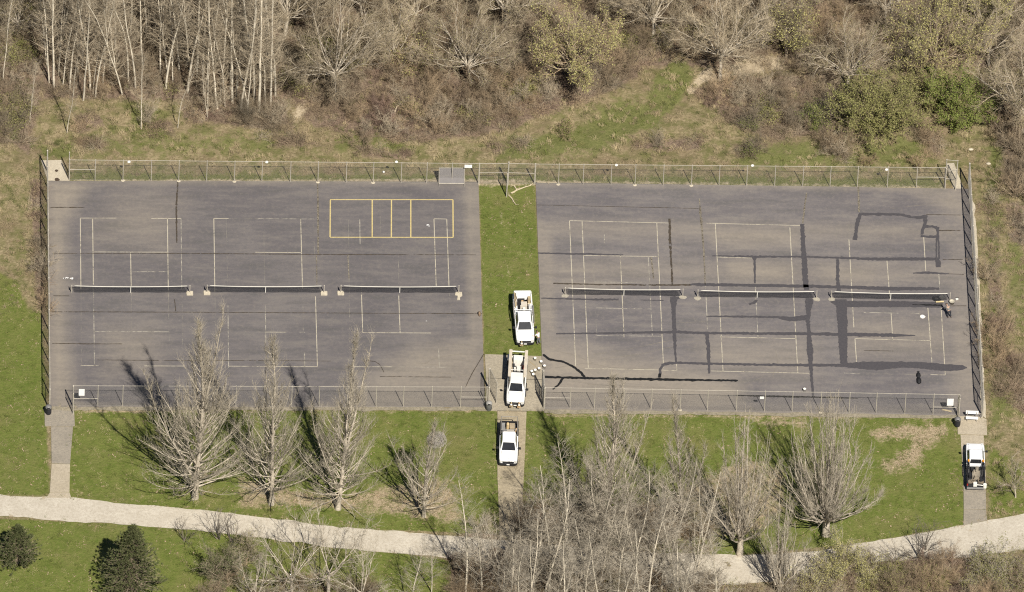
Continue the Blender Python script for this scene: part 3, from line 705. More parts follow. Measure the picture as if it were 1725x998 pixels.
# driveway gates
fence('chain-link gate wing along the driveway by the round grey bin', [G(822.6, 687), G(823.2, 656)], name='gate_wing', cat='gate', rails=[(0, 1.5)], post_r=.06)
fence('chain-link gate leaf swung half open beside the driveway', [G(824.2, 655), G(836, 680)], name='gate_leaf', cat='gate', rails=[(0, .3)], post_r=.035)
fence('chain-link gate leaf folded back against the patched court beside the white buckets', [G(916.2, 688.5), G(914.2, 659.5)], name='gate_leaf', cat='gate', rails=[(0, 1.5), (0, .3)], post_r=.06)
fence('second chain-link gate leaf folded flat behind the buckets, close to its neighbour', [G(914.9, 683), G(912.6, 657.5)], name='gate_leaf', cat='gate', rails=[(0, .3)], post_r=.035)

# ------------------------------------------------------------------ signs on the fences
WHITE = flat('white_enamel', (0.80, 0.79, 0.76), 0.5, 0.03)
BLACKP = flat('black_plastic', (0.02, 0.02, 0.021), 0.5, 0.2)
def sign(px, py_base, zc, w, h, label, name='sign', cat='sign', group=None):
    b = G(px, py_base); o = thing(name, label, cat, (b[0], b[1]-.09, zc), 0, group)
    m = MB(); m.bx(-w/2, w/2, -.012, .012, -h/2, h/2); m.build('plate', WHITE, o)
    for s in (-1, 1):
        m = MB(); m.bx(-w/2*.8, w/2*.8, .013, .035, s*h*.36-.02, s*h*.36+.02); m.build('bracket', STEELD, o)
    return o
sign(137, ylin(137, 122.6, 684.2, 819, 686.4), 2.08, .62, .95, 'white upright sign on the near fence beside the entrance gap of the yellow box court')
sign(1599.3, 698.9, 1.92, .70, 1.0, 'large white sign on the near fence next to the white bench')
sign(1282, ylin(1282, 917, 687.2, 1571, 698.4), 2.1, .44, .34, 'small white sign halfway along the near fence of the patched court')
sign(787.5, ylin(787.5, 116.5, 303.6, 1494, 315.8), 2.62, .82, .44, 'wide white sign on the far fence above the grey rebound board')
disc_labels = ['round white number disc on the far fence nearest the concrete pad', 'round white number disc midway along the far fence of the yellow box court', 'round white number disc on the far fence above the small white ball',
               'round white number disc on the far fence of the patched court nearest the grass strip', 'round white number disc midway along the far fence of the patched court', 'round white number disc on the far fence nearest the narrow gateway']
for (x, yy), lb in zip([(215.5, 272), (447.3, 272.3), (665.5, 272), (1035.7, 277.4), (1264.6, 278.2), (1490.6, 285)], disc_labels):
    yb = ylin(x, 116.5, 303.6, 1494, 315.8); b = G(x, yb)
    o = thing('number_disc', lb, 'sign', (b[0]+.06, b[1]-.09, (yb-yy)/11.43), 0, 'round white discs along the far fences')
    m = MB(); k = 14; rr = .17
    m.add([(rr*math.cos(a), y, rr*math.sin(a)) for y in (-.012, .012) for a in np.arange(k)*2*math.pi/k], [tuple(range(k)), tuple(range(2*k-1, k-1, -1))]+[(i, k+i, k+(i+1) % k, (i+1) % k) for i in range(k)])
    m.build('plate', WHITE, o)
    m = MB(); m.bx(-.03, .03, .013, .045, -.1, .1); m.build('bracket', STEELD, o)
# rebound board
b0 = G(738.5, 311.5); b1 = G(782.5, 311.7)
o = thing('rebound_board', 'grey mesh rebound board on legs leaning at the far fence', 'rebounder', tuple((b0+b1)/2), math.atan2(b1[1]-b0[1], b1[0]-b0[0]))
wd = np.linalg.norm(b1-b0)/2-.05
BOARD = flat('board_grey', (0.215, 0.20, 0.195), 0.7, 0.06, 2.0)
tl = lambda z: .0+.30*z
m = MB()
for a, b in (((-wd, tl(.15), .15), (wd, tl(.15), .15)), ((-wd, tl(1.95), 1.95), (wd, tl(1.95), 1.95)), ((-wd, tl(.15), .15), (-wd, tl(1.95), 1.95)), ((wd, tl(.15), .15), (wd, tl(1.95), 1.95))): m.tube([a, b], .045, 8)
m.build('frame', STEEL, o)
m = MB(); m.bar((0, tl(.2), .2), (0, tl(1.9), 1.9), wd*2-.1, .02); m.build('net_panel', BOARD, o)
for s in (-1, 1):
    m = MB(); m.tube([(s*wd, tl(.15), .15), (s*wd, -.42, 0.03)], .03, 6); m.tube([(s*wd, tl(1.7), 1.7), (s*wd*1.0, 1.35, 0.0)], .03, 6); m.build('leg', STEELD, o)
m = MB(); m.tube([(-wd+.05, tl(1.05)-.02, 1.05), (wd-.05, tl(1.05)-.02, 1.05)], .02, 6); m.build('cross_bar', STEELD, o)

# ------------------------------------------------------------------ tennis nets
NETM = flat('black_netting', (0.03, 0.03, 0.034), 0.9, 0.1)
TAPE = flat('white_tape', (0.78, 0.75, 0.66), 0.7, 0.06, 1.5)
CABLE = flat('cable', (0.3, 0.29, 0.27), 0.5, 0.1)
def net(l, r, label, blockl, blockr, sag=.15):
    A = G(*l, .02); B = G(*r, .02); L = np.linalg.norm(B-A); o = thing('tennis_net', label, 'tennis net', tuple(A), math.atan2(B[1]-A[1], B[0]-A[0]), 'tennis nets')
    for x in (0, L):
        m = MB(); m.tube([(x, 0, -.02), (x, 0, 1.1)], .05, 10); m.lathe([(.06, 1.09), (.06, 1.12), (.03, 1.15)], 10, (x, 0, 0)); m.build('post', STEEL, o)
    m = MB(); m.bx(-.11, -.05, -.05, .05, .55, .8); m.build('winder', BLACKP, o)
    a, b = .3, L-.3
    xs = np.arange(a, b+.001, (b-a)/192); zt = 1.06-sag*(1-((xs-L/2)/(L/2))**2); zb = .09+.02*np.cos(xs*3)
    P = np.stack([np.stack([xs, 0*xs, zb+(zt-zb)*q], 1) for q in np.linspace(0, 1, 4)], 1)
    V1, F1 = tubes(P, np.full(P.shape[:2], 0.0098), 3)
    Q = np.stack([np.stack([xs, 0*xs+.004, zb+(zt-zb)*q], 1) for q in np.linspace(0, 1, 15)], 0)
    V2, F2 = tubes(Q, np.full(Q.shape[:2], 0.0095), 3)
    link('netting', mesh_from('netting', np.concatenate([V1, V2]), [F1, F2+len(V1)], NETM), o)
    k = 40; xq = np.linspace(a, b, k); zq = 1.06-sag*(1-((xq-L/2)/(L/2))**2)
    ring = [[(x, -.02, z-.06), (x, .02, z-.06), (x, .024, z+.0), (x, 0, z+.015), (x, -.024, z+.0)] for x, z in zip(xq, zq)]
    m = MB(); m.loft(ring); m.build('head_tape', TAPE, o, True)
    m = MB(); m.tube([(0, 0, 1.06), (a, 0, 1.06-.02)], .008, 4); m.tube([(b, 0, 1.04), (L, 0, 1.06)], .008, 4); m.build('cable', CABLE, o)
    m = MB(); m.bx(L/2-.03, L/2+.03, -.008, .008, .02, 1.06-sag-.1); m.build('centre_strap', TAPE, o)
    rr = random.Random(int(l[0]))
    for x, kind in ((0, blockl), (L, blockr)):
        if kind == 'block':
            m = MB(); m.loft([rrect(x-.36, x+.36, -.42, .2, z, r_) for z, r_ in ((-.02, .06), (.09, .06), (.11, .09))]); m.build('footing', CONCB, o)
        elif kind == 'slab':
            m = MB(); n = 11
            m.prism([(x+(.40+rr.uniform(-.08, .1))*math.cos(t), -.16+(.28+rr.uniform(-.06, .08))*math.sin(t)) for t in np.arange(n)*2*math.pi/n], -.01, .035); m.build('footing', flat('worn_concrete', (.36,.325,.26), .95, .2, 5.0), o)
        elif kind == 'big':
            m = MB(); m.prism([(x-.38,.0),(x-.1,.15),(x+.36,.12),(x+.38,-.45),(x+.1,-.72),(x+.12,-1.1),(x-.2,-1.12),(x-.14,-.7),(x-.12,-.42),(x-.4,-.34)], -.01, .07); m.build('footing', CONCB, o)
    return o
net((120.5,493.5), (319.6,493.8), 'tennis net nearest the outer fence of the yellow box court', None, 'block')
net((348.6,493.2), (545.8,493.8), 'middle of the three tennis nets on the yellow box court', 'block', 'block')
net((574,493.6), (772.6,494.2), 'tennis net straight below the yellow painted box', 'block', 'big')
net((951.6,497.2), (1150,499.8), 'tennis net of the patched court nearest the grass strip', 'slab', 'slab')
net((1175.2,501.2), (1375.4,503), 'middle of the three tennis nets on the patched court', 'slab', 'slab')
net((1400.4,503.2), (1600,506.4), 'tennis net with a worker bending at its end post', 'slab', None)

# ------------------------------------------------------------------ bins, bench, buckets, small things
BINB = flat('bin_black', (0.022, 0.022, 0.026), 0.5, 0.2); BINL = flat('bin_lid_grey', (0.16, 0.155, 0.15), 0.45, 0.15)
def bin_(px, py, label, dome=True, body=None, lid=None, h=.86, r=.33):
    b = G(px, py); o = thing('litter_bin', label, 'bin', (b[0], b[1], .02), 0, 'litter bins at the gates')
    m = MB(); m.lathe([(r*.86, 0), (r*.9, .04), (r, h*.5), (r*1.02, h), (r*1.0, h+.03)], 18); m.build('body', body or BINB, o, True)
    for z in (h*.25, h*.55):
        m = MB(); m.lathe([(r*1.0, z), (r*1.03, z+.015), (r*1.03, z+.035), (r*1.0, z+.05)], 18); m.build('band', BINB, o)
    if dome:
        m = MB(); m.lathe([(r*1.08, h+.03), (r*1.08, h+.09), (r*.95, h+.2), (r*.62, h+.31), (r*.2, h+.35)], 18); m.build('lid', lid or BINL, o, True)
        m = MB(); m.bx(-.14, .14, -r*1.07, -r*.8, h+.08, h+.22); m.build('flap', BINB, o)
    return o
bin_(81.5, 697, 'black dome-lidded bin at the near corner gap of the yellow box court')
bin_(823.5, 690.5, 'grey dome-lidded bin at the driveway gate', body=flat('bin_grey', (.13,.13,.125), .5, .2), lid=flat('bin_lid_pale', (.3,.29,.27), .5, .1))
bin_(1612.6, 717.5, 'black dome-lidded bin at the near corner gap by the white bench')
# bench
b = G(1637, 709.5); o = thing('bench', 'white plank bench on the concrete walk by the patched court', 'bench', (b[0], b[1], .02), math.radians(-3))
m = MB()
m.bx(-.66, .66, -.22, .16, .43, .48); m.build('seat', WHITE, o)
m = MB(); m.bar((-.68, .42, .86), (.68, .42, .86), .04, .46); m.build('backrest', WHITE, o)
for x in (-.5, .5):
    m = MB(); m.tube([(x, -.16, 0), (x, -.16, .43)], .03, 6); m.tube([(x, .12, 0), (x, .22, .44), (x, .45, 1.06)], .03, 6); m.tube([(x, -.16, .40), (x, .2, .40)], .025, 6); m.build('leg', STEELD, o)
m = MB(); m.tube([(.66, .42, .72), (.98, .42, .70), (1.02, .42, .02)], .03, 6); m.build('support_rail', STEEL, o)
# buckets beside the truck
PLAST = flat('white_plastic', (0.74, 0.72, 0.66), 0.4, 0.05)
def bucket_mesh():
    m = MB(); m.lathe([(.125, 0), (.15, .34), (.16, .345), (.16, .37), (.148, .37), (.145, .3), (.1, .28)], 14); return m.mesh('body', PLAST, True)
BM = bucket_mesh()
def handle_mesh():
    m = MB(); m.tube([(.16*math.cos(a), -.02-.15*math.sin(a), .33-.06*math.sin(a)) for a in np.linspace(0, math.pi, 9)], .005, 4); return m.mesh('handle', STEELD)
HM = handle_mesh()
for k, (x, y, lb, tilt) in enumerate([(901.3,607.5,'white plastic bucket standing alone nearest the grass strip',0), (911.6,613.3,'white plastic bucket nearest the start of the fresh black crack line',0), (917.2,620.5,'white plastic bucket beside the top of the folded gate leaf',0), (908,624.8,'white plastic bucket in the row just above the folded gate shadow',0), (901.5,627.6,'white plastic bucket in the middle of the cluster at the gate',0),
    (895.8,629.5,'white plastic bucket in the cluster nearest the truck cab',0), (898.3,634.8,'white plastic bucket nearest the near fence in the cluster',0), (885.6,627,'little white pail beside the lumber truck rear wheel',1)]):
    p = G(x, y); o = thing('bucket', lb, 'bucket', (p[0], p[1], .022), random.uniform(0, 6), 'white buckets by the gate')
    if tilt: o.scale = (.7, .7, .6)
    link('body', BM, o); link('handle', HM, o)
m = MB(); p, q = G(892, 609, .05), G(906, 620.5, .05); m.tube([p, q], .02, 6)
tag(m.build('wooden_pole', flat('pole_wood', (.42,.32,.17), .8, .2)), 'long wooden pole lying among the white buckets', 'pole')
def lump(name, label, cat, pts, radii, mat, z=0.02, k=9, seed=0, group=None):
    """a lumpy rounded body along pts (pixels)"""
    r = np.random.default_rng(seed); P = [G(*p, z) for p in pts]; m = MB(); rings = []
    for p, rd in zip(P, radii):
        rings.append([(p[0]+rd*math.cos(a)*r.uniform(.85, 1.15), p[1]+rd*math.sin(a)*r.uniform(.85, 1.15), p[2]) for a in np.arange(k)*2*math.pi/k])
    return m
def bag(px, py, rx, ry, h, label, cat, name, mat, seed=0, rz=0):
    r = np.random.default_rng(seed); p = G(px, py); k = 10; rings = []
    for t, s in ((0, .86), (.25, 1.0), (.55, .95), (.8, .68), (.95, .3), (1.0, .1)):
        rings.append([(rx*s*math.cos(a)*r.uniform(.88, 1.12), ry*s*math.sin(a)*r.uniform(.88, 1.12), h*t) for a in np.arange(k)*2*math.pi/k])
    m = MB(); m.loft(rings); o = m.build(name, mat, None, True); o.location = (p[0], p[1], .02); o.rotation_euler.z = rz
    return tag(o, label, cat)
# black bundle on the asphalt
p = G(1547.6, 638.5); o = thing('tar_bag', 'lumpy black bundle tied in the middle, lying on the asphalt below the widest sealant band', 'bag', (p[0], p[1], .022), 0)
TAR = flat('black_sacking', (.016, .016, .018), .75, .3)
for nm, cy, ry, rx, h in (('lobe', .42, .55, .24, .26), ('lobe', -.48, .50, .27, .42)):
    r = np.random.default_rng(int(100+cy*10)); rings = []
    for t, s in ((0, .8), (.3, 1.0), (.65, .85), (.9, .45), (1, .12)):
        rings.append([(rx*s*math.cos(a)*r.uniform(.85, 1.15), cy+ry*s*math.sin(a)*r.uniform(.9, 1.1), h*t) for a in np.arange(10)*2*math.pi/10])
    m = MB(); m.loft(rings); m.build(nm, TAR, o, True)
m = MB(); m.tube([(-.02, .9, .05), (.0, 1.05, .1)], .06, 6); m.tube([(-.14, 1.06, .1), (.14, 1.06, .1)], .035, 6); m.build('tied_neck', TAR, o)
# white lid on the court
p = G(1554, 534.3); o = thing('pail_cover', 'round white lid lying on the asphalt below the worker', 'lid', (p[0], p[1], .024)); o.rotation_euler = (.08, .05, 0)
m = MB(); m.lathe([(.25, 0), (.27, .02), (.27, .045), (.24, .05), (.23, .035), (.02, .04)], 18); m.build('disc', PLAST, o)
m = MB(); m.bx(.25, .33, -.04, .04, .02, .035); m.build('tab', PLAST, o)
p = G(1355.3, 660); o = thing('paint_pail', 'small white pail standing inside the near fence of the patched court', 'bucket', (p[0], p[1], .022)); link('body', BM, o); link('handle', HM, o); o.scale = (1, 1, 1.1)
bag(646.3, 291, .13, .12, .22, 'small white ball lying behind the far fence', 'ball', 'white_ball', WHITE, 3)
bag(1635.5, 253, .3, .2, .22, 'small pale stone by the bushes beyond the narrow gateway', 'stone', 'stone', CONCB, 5)
bag(1665, 277, .28, .18, .2, 'small pale stone among the grass past the outer fence', 'stone', 'stone', CONCB, 6)
bag(807.5, 531, .16, .3, .5, 'short brown broken stump at the edge of the grass strip', 'stump', 'stump', flat('stump_wood', (.2,.14,.09), .9, .3), 7)
for x, y, s, lb in ((111, 468.5, 1, 'scrap of white litter by the net nearest the outer fence'), (119, 469.5, .8, 'smaller scrap of white litter beside the first scrap'), (722, 380.5, .7, 'white splash of litter inside the yellow painted box'), (718, 541.6, .3, 'tiny white speck of litter below the net post'), (1112, 500, .3, 'tiny speck of litter under a net')):
    p = G(x, y); r = np.random.default_rng(int(x)); m = MB()
    for q in range(4):
        cx, cy = p[0]+r.uniform(-.25, .25)*s, p[1]+r.uniform(-.15, .15)*s
        m.loft([[(cx+.14*s*math.cos(a)*r.uniform(.5, 1.3), cy+.1*s*math.sin(a)*r.uniform(.5, 1.3), z) for a in np.arange(6)*math.pi/3] for z in (.026, .05)])
    tag(m.build('litter_scrap', WHITE), lb, 'litter')['kind'] = 'thing'
# fallen branches at the grass strip
BARKP = flat('bare_branch_wood', (.50,.42,.29), .85, .2, 3.0)
for k, (pts, lb) in enumerate([([(861,326),(872,320),(884,315.5),(893,313),(899,308)], 'long pale fallen branch lying across the end of the grass strip'), ([(857,329),(862,334),(866,341),(869,345)], 'short pale fallen branch below the open gate leaf'), ([(905,306.8),(920,307.3),(938,307.8)], 'pale fallen branch lying along the far fence of the patched court'), ([(866,313),(870,319),(866,325)], 'crooked twig lying beside the gate leaf post')]):
    P = [G(*p, .07) for p in pts]; m = MB(); n = len(P)
    m.tube(P, [.09-.055*i/(n-1) for i in range(n)], 6)
    r = np.random.default_rng(k)
    for i in range(n):
        q = P[i]+np.array([r.uniform(-.5, .5), r.uniform(-.5, .5), .1]); m.tube([P[i], (P[i]+q)/2+(0, 0, .06), q], [.03, .025, .012], 4)
    tag(m.build('fallen_branch', BARKP), lb, 'branch')

# ------------------------------------------------------------------ trucks
PAINT = flat('white_truck_paint', (0.82, 0.82, 0.80), 0.25, 0.02, 1.0, 0, .5)
PAINT2 = flat('white_truck_paint_creamy', (0.74, 0.73, 0.69), 0.3, 0.05, 1.5, 0, .5); PAINT3 = flat('white_truck_paint_cool', (0.78, 0.79, 0.80), 0.25, 0.03, 1.0, 0, .5)
GLASS = flat('dark_glass', (0.02, 0.021, 0.024), 0.08, 0.2, 2.0, 0, .6)
TRIM = flat('black_trim', (0.025, 0.025, 0.027), 0.6, 0.2)
RUB = flat('tyre_rubber', (0.02, 0.02, 0.02), 0.9, 0.2); RIM = flat('steel_rim', (.4, .4, .4), .35, .1, 3, .6)
CHROME = flat('bumper_chrome', (.5, .5, .5), .3, .1, 3, .7)
LAMP = flat('lamp_lens', (.6, .6, .58), .15, .05); AMBER = flat('amber_lens', (.75, .28, .03), .3, .1); REDL = flat('red_lens', (.35, .02, .015), .3, .1)
BEDF = flat('bed_floor_grey', (.09, .088, .085), .8, .25); WOOD = flat('lumber_wood', (.52, .43, .30), .8, .15, 2.5)
TANP = flat('tan_equipment', (.42, .33, .2), .7, .2); GREYP = flat('grey_equipment', (.25, .245, .235), .6, .2)
CARD = flat('cardboard_tan', (.36, .29, .195), .9, .15); ORANGE = flat('faded_orange', (.52, .36, .20), .7, .15)
def lerp(a, b, t): return a+(b-a)*t
def truck(label, F, R, PAINT=PAINT, bed=2.9, cab=3.85, dark_grille=True, rack=None, utility=False, deep=1.12, darkbed=False, rack_mat=None):
    f = G(*F); r = G(*R); d = f-r; ang = math.atan2(d[1], d[0])-math.pi/2
    o = thing('pickup_truck', label, 'truck', (f[0], f[1], .02), ang, 'white work trucks')
    # lower body: y runs back from 0 at the front bumper
    def ring(y, w, z0, z1, c):
        return [(-w, y, z0), (-w, y, z1-c), (-w+c*.35, y, z1-c*.3), (-w+c, y, z1), (w-c, y, z1), (w-c*.35, y, z1-c*.3), (w, y, z1-c), (w, y, z0)]
    m = MB(); m.loft([ring(y, w, z0, z1, c) for y, w, z0, z1, c in ((-.12,.80,.55,.92,.1),(-.22,.93,.48,1.02,.12),(-.5,.985,.42,1.10,.12),(-1.0,1.0,.42,1.15,.10),(-1.5,1.0,.42,1.19,.09),(-1.75,1.0,.42,1.2,.06),(-cab,1.0,.42,1.2,.06))]); m.build('body', PAINT, o, False)
    m = MB(); m.loft([[(x*w, y, z) for x in (-1, -.5, .5, 1)]+[(x*w, y, z-.03) for x in (1, .5, -.5, -1)] for y, w, z in ((-.3,.68,1.075),(-.6,.74,1.125),(-1.1,.76,1.185),(-1.42,.76,1.215))]); m.build('hood', PAINT, o)
    # greenhouse
    zb, zt = 1.195, 1.93; yb0, yb1 = -1.38, -cab; yt0, yt1 = -2.12, -cab+.18; wb, wt = .9, .70
    def gh(t): return lerp(-wb, -wt, t), lerp(wb, wt, t), lerp(yb1, yt1, t), lerp(yb0, yt0, t), lerp(zb, zt, t)
    m = MB(); m.loft([rrect(*gh(t), .13) for t in (0, .5, 1.0)]+[rrect(-wt+.05, wt-.05, yt1+.05, yt0-.05, zt+.05, .12)]); m.build('cab', PAINT, o)
    def pane(name, side, u0, u1, t0, t1, off=.012):
        P = []
        for u, t in ((u0, t0), (u1, t0), (u1, t1), (u0, t1)):
            x0, x1, y0, y1, z = gh(t)
            if side == 'f': P.append((lerp(x0, x1, u), y1+off, z+off))
            if side == 'b': P.append((lerp(x0, x1, u), y0-off, z+off))
            if side == 'l': P.append((x0-off, lerp(y0, y1, u), z+off))
            if side == 'r': P.append((x1+off, lerp(y0, y1, u), z+off))
        n = np.cross(np.subtract(P[1], P[0]), np.subtract(P[2], P[0])); n = n/np.linalg.norm(n)*.01
        m = MB(); m.loft([P, [tuple(np.add(p, n)) for p in P]]); m.build(name, GLASS, o)
    pane('windshield', 'f', .075, .925, .10, .93); pane('rear_window', 'b', .12, .88, .25, .9)
    for s in 'lr':
        pane('side_window', s, .56, .90, .16, .9); pane('side_window', s, .16, .52, .16, .9)
    for s in (-1, 1):
        m = MB(); m.bar((s*.98, -1.75, 1.32), (s*1.14, -1.75, 1.34), .05, .05); m.bx(min(s*1.08, s*1.32), max(s*1.08, s*1.32), -1.81, -1.69, 1.22, 1.46); m.build('mirror', TRIM, o)
        m = MB(); m.bx(min(s*.62, s*.9), max(s*.62, s*.9), -.23, -.10, .76, .97); m.build('headlight', LAMP, o)
        m = MB(); m.bx(min(s*1.001, s*1.02), max(s*1.001, s*1.02), -2.5, -2.36, 1.0, 1.04); m.build('door_handle', TRIM, o)
        m = MB(); m.bar((s*1.04, -1.6, .42), (s*1.04, -cab+.1, .42), .12, .05); m.build('side_step', TRIM, o)
    m = MB(); m.loft([[(-.60, -.09, .66), (.60, -.09, .66), (.63, -.13, .93), (-.63, -.13, .93)], [(-.60, -.2, .66), (.60, -.2, .66), (.63, -.32, 1.05), (-.63, -.32, 1.05)]]); m.build('grille', TRIM if dark_grille else CHROME, o)
    m = MB(); m.loft([[(-.99, -.3, z), (-.96, -.08, z), (-.6, .0, z), (.6, .0, z), (.96, -.08, z), (.99, -.3, z), (.8, -.3, z), (-.8, -.3, z)] for z in (.40, .62)]); m.build('front_bumper', TRIM if dark_grille else CHROME, o)
    m = MB(); m.bx(-.16, .16, .003, .015, .46, .60); m.build('number_plate', WHITE, o)
    for s in (-1, 1):
        m = MB()
        for y in (-1.62, -2.75, -cab+.06): m.bx(min(s*.999, s*1.008), max(s*.999, s*1.008), y-.012, y+.012, .5, 1.12)
        m.bx(min(s*.999, s*1.008), max(s*.999, s*1.008), -cab+.06, -1.62, .88, .905); m.build('door_seam', TRIM, o)
    m = MB()
    for s in (-1, 1): m.bar((s*.70, -.34, 1.088), (s*.80, -1.40, 1.206), .022, .012)
    m.bar((-.80, -1.405, 1.208), (.80, -1.405, 1.208), .05, .014); m.build('hood_seam', TRIM, o)
    m = MB(); m.bar((-.62, -1.46, 1.262), (-.05, -1.62, 1.40), .02, .02); m.bar((.1, -1.46, 1.262), (.62, -1.60, 1.385), .02, .02); m.build('wiper', TRIM, o)
    m = MB(); m.loft([rrect(-.55, .55, -cab+.5, -2.4, z, .1) for z in (1.975, 1.992)]); m.build('roof_panel', PAINT, o)
    L = cab+.06+bed
    for y in (-.98, -L+1.15):
        for s in (-1, 1):
            w = link('wheel', None, o); w.location = (s*.86, y, .38)
            m = MB(); k = 18
            prof = [(.26, -.12), (.36, -.125), (.385, -.08), (.385, .08), (.36, .125), (.26, .12)]
            m.loft([[(x, r_*math.cos(a), r_*math.sin(a)) for a in np.arange(k)*2*math.pi/k] for r_, x in prof]); m.build('tyre', RUB, w, True)
            m = MB(); m.loft([[(x, r_*math.cos(a), r_*math.sin(a)) for a in np.arange(k)*2*math.pi/k] for r_, x in ((.25, -.1), (.26, .1), (.12, .12), (.1, .09))]); m.build('rim', RIM, w)
            m = MB(); m.tube([(s*1.005, y+.46*math.cos(a), .40+.46*math.sin(a)) for a in np.linspace(0, math.pi, 9)], .03, 4); m.build('wheel_arch', TRIM, o)
    # bed
    yb, ye = -cab-.06, -L
    m = MB(); m.bx(-.95, .95, ye, yb, .50, .66); m.build('bed_floor', BEDF, o)
    wall = TRIM if darkbed else PAINT
    for s in (-1, 1):
        m = MB()
        if utility:
            x0, x1 = sorted((s*.62, s*1.04)); m.loft([rrect(x0, x1, ye, yb, z, .03) for z in (.55, 1.12, 1.16)])
        else:
            x0, x1 = sorted((s*.84, s*1.0)); m.loft([rrect(x0, x1, ye, yb, z, .03) for z in (.45, deep, deep+.03)])
        m.build('bed_side', wall, o)
        if utility:      # tool lockers with their lids and latches
            for q in range(3):
                ya = ye+.1+q*(bed-.15)/3; m = MB(); x0, x1 = sorted((s*.66, s*1.0)); m.loft([rrect(x0, x1, ya, ya+(bed-.15)/3-.1, z, .03) for z in (1.165, 1.20)]); ld = m.build('locker_lid', wall, o)
                m = MB(); m.bx(min(s*1.035, s*1.055), max(s*1.035, s*1.055), ya+.3, ya+.42, .86, .9); m.build('latch', TRIM, ld)
    m = MB(); m.bx(-.82, .82, yb-.08, yb, .66, deep); m.build('bulkhead', wall, o)
    m = MB(); m.bx(-.83, .83, ye, ye+.07, .55, deep); m.build('tailgate', wall, o)
    m = MB(); m.loft([rrect(-.98, .98, ye-.2, ye-.02, z, .04) for z in (.42, .58)]); m.build('rear_bumper', CHROME, o)
    for s in (-1, 1):
        m = MB(); x0, x1 = sorted((s*.86, s*.98)); m.bx(x0, x1, ye-.015, ye-.001, .75, 1.02); m.build('tail_light', REDL, o)
    if rack:
        mm = MB(); h = rack
        for y in (yb-.15, ye+.15):
            for s in (-1, 1): mm.tube([(s*.9, y, deep), (s*.88, y, h)], .035, 6)
            mm.tube([(-.9, y, h), (.9, y, h)], .035, 6)
        for s in (-1, 1): mm.tube([(s*.88, yb-.15, h), (s*.88, ye+.15, h)], .035, 6)
        mm.build('ladder_rack', rack_mat or STEELD, o)
    return o, L, yb, ye
def on_truck(o, p):
    c, s = math.cos(o.rotation_euler.z), math.sin(o.rotation_euler.z)
    return (o.location.x+c*p[0]-s*p[1], o.location.y+s*p[0]+c*p[1], o.location.z+p[2])
def cargo(o, name, label, cat, mat, boxes, group=None, tube=None):
    """a thing riding on the truck: boxes in the truck's own axes"""
    c = np.mean([(b[0]+b[1]+0*b[2]) for b in boxes]) if boxes else 0
    x0 = boxes[0][0] if boxes else 0
    q = bpy.data.objects.new(name, None)
    m = MB()
    for b in boxes:
        m.loft([rrect(b[0], b[1], b[2], b[3], z, min(.03, (b[1]-b[0])/4, (b[3]-b[2])/4), 2) for z in (b[4], b[5])])
    for t in (tube or []): m.tube(*t)
    bpy.data.objects.remove(q)
    r = m.build(name, mat); r.location = o.location; r.rotation_euler = o.rotation_euler
    return tag(r, label, cat, group)
def cone(o, p, label, h=.7, mat=None):
    q = thing('traffic_cone', label, 'traffic cone', on_truck(o, p), o.rotation_euler.z)
    m = MB(); m.lathe([(.15, .03), (.11, h*.3), (.07, h*.65), (.03, h)], 12); m.build('body', mat or ORANGE, q, True)
    m = MB(); m.lathe([(.122, h*.32), (.092, h*.55), (.085, h*.55), (.115, h*.32)], 12); m.build('band', WHITE, q)
    m = MB(); m.loft([rrect(-.18, .18, -.18, .18, z, .04) for z in (0, .035)]); m.build('base', mat or ORANGE, q)
    return q
# truck on the grass strip
t1, L1, yb1, ye1 = truck('white work truck parked on the grass strip with a white bin raised behind its bed', (884.7,586), (878.4,503), bed=3.3, cab=3.95, rack=1.75, utility=True, rack_mat=PAINT)
cargo(t1, 'dump_bin', 'broad white bin across the rear of the truck on the grass', 'bin', PAINT, [(-.98,.95,ye1+.02,ye1+.95,1.18,1.62)])
cargo(t1, 'tool_box', 'pale box standing in the bed of the truck on the grass', 'box', flat('pale_box', (.55,.5,.42), .7, .1), [(-.45,.3,ye1+1.3,ye1+2.0,.67,1.25)])
cargo(t1, 'tool_box', 'grey tool box across the bed behind the cab of the truck on the grass', 'box', GREYP, [(-.6,.6,yb1-.6,yb1-.12,.67,1.22)])
cargo(t1, 'keg', 'tan keg tied at the side of the truck on the grass', 'keg', TANP, [(-.92,-.55,ye1+1.0,ye1+1.6,1.18,1.75)])
cargo(t1, 'compressor', 'dark machine with pipes in the bed of the truck on the grass', 'machine', TRIM, [(.2,.55,ye1+1.2,ye1+1.9,.67,1.3)], tube=[([(.55,ye1+2.0,1.2),(.62,ye1+1.4,1.65),(.75,ye1+.8,1.7)], .05, 6)])
cargo(t1, 'hose', 'bundle of tan hose along the rack of the truck on the grass', 'hose', TANP, [], tube=[([(.88,ye1+.5,1.82),(.9,ye1+1.6,1.86),(.86,ye1+2.9,1.82)], .07, 7), ([(.72,ye1+.5,1.8),(.76,ye1+1.6,1.83),(.74,ye1+2.6,1.8)], .045, 7)])
cone(t1, (.42, .14, .5), 'faded cone stuck on the bumper of the truck on the grass', .7, TANP)
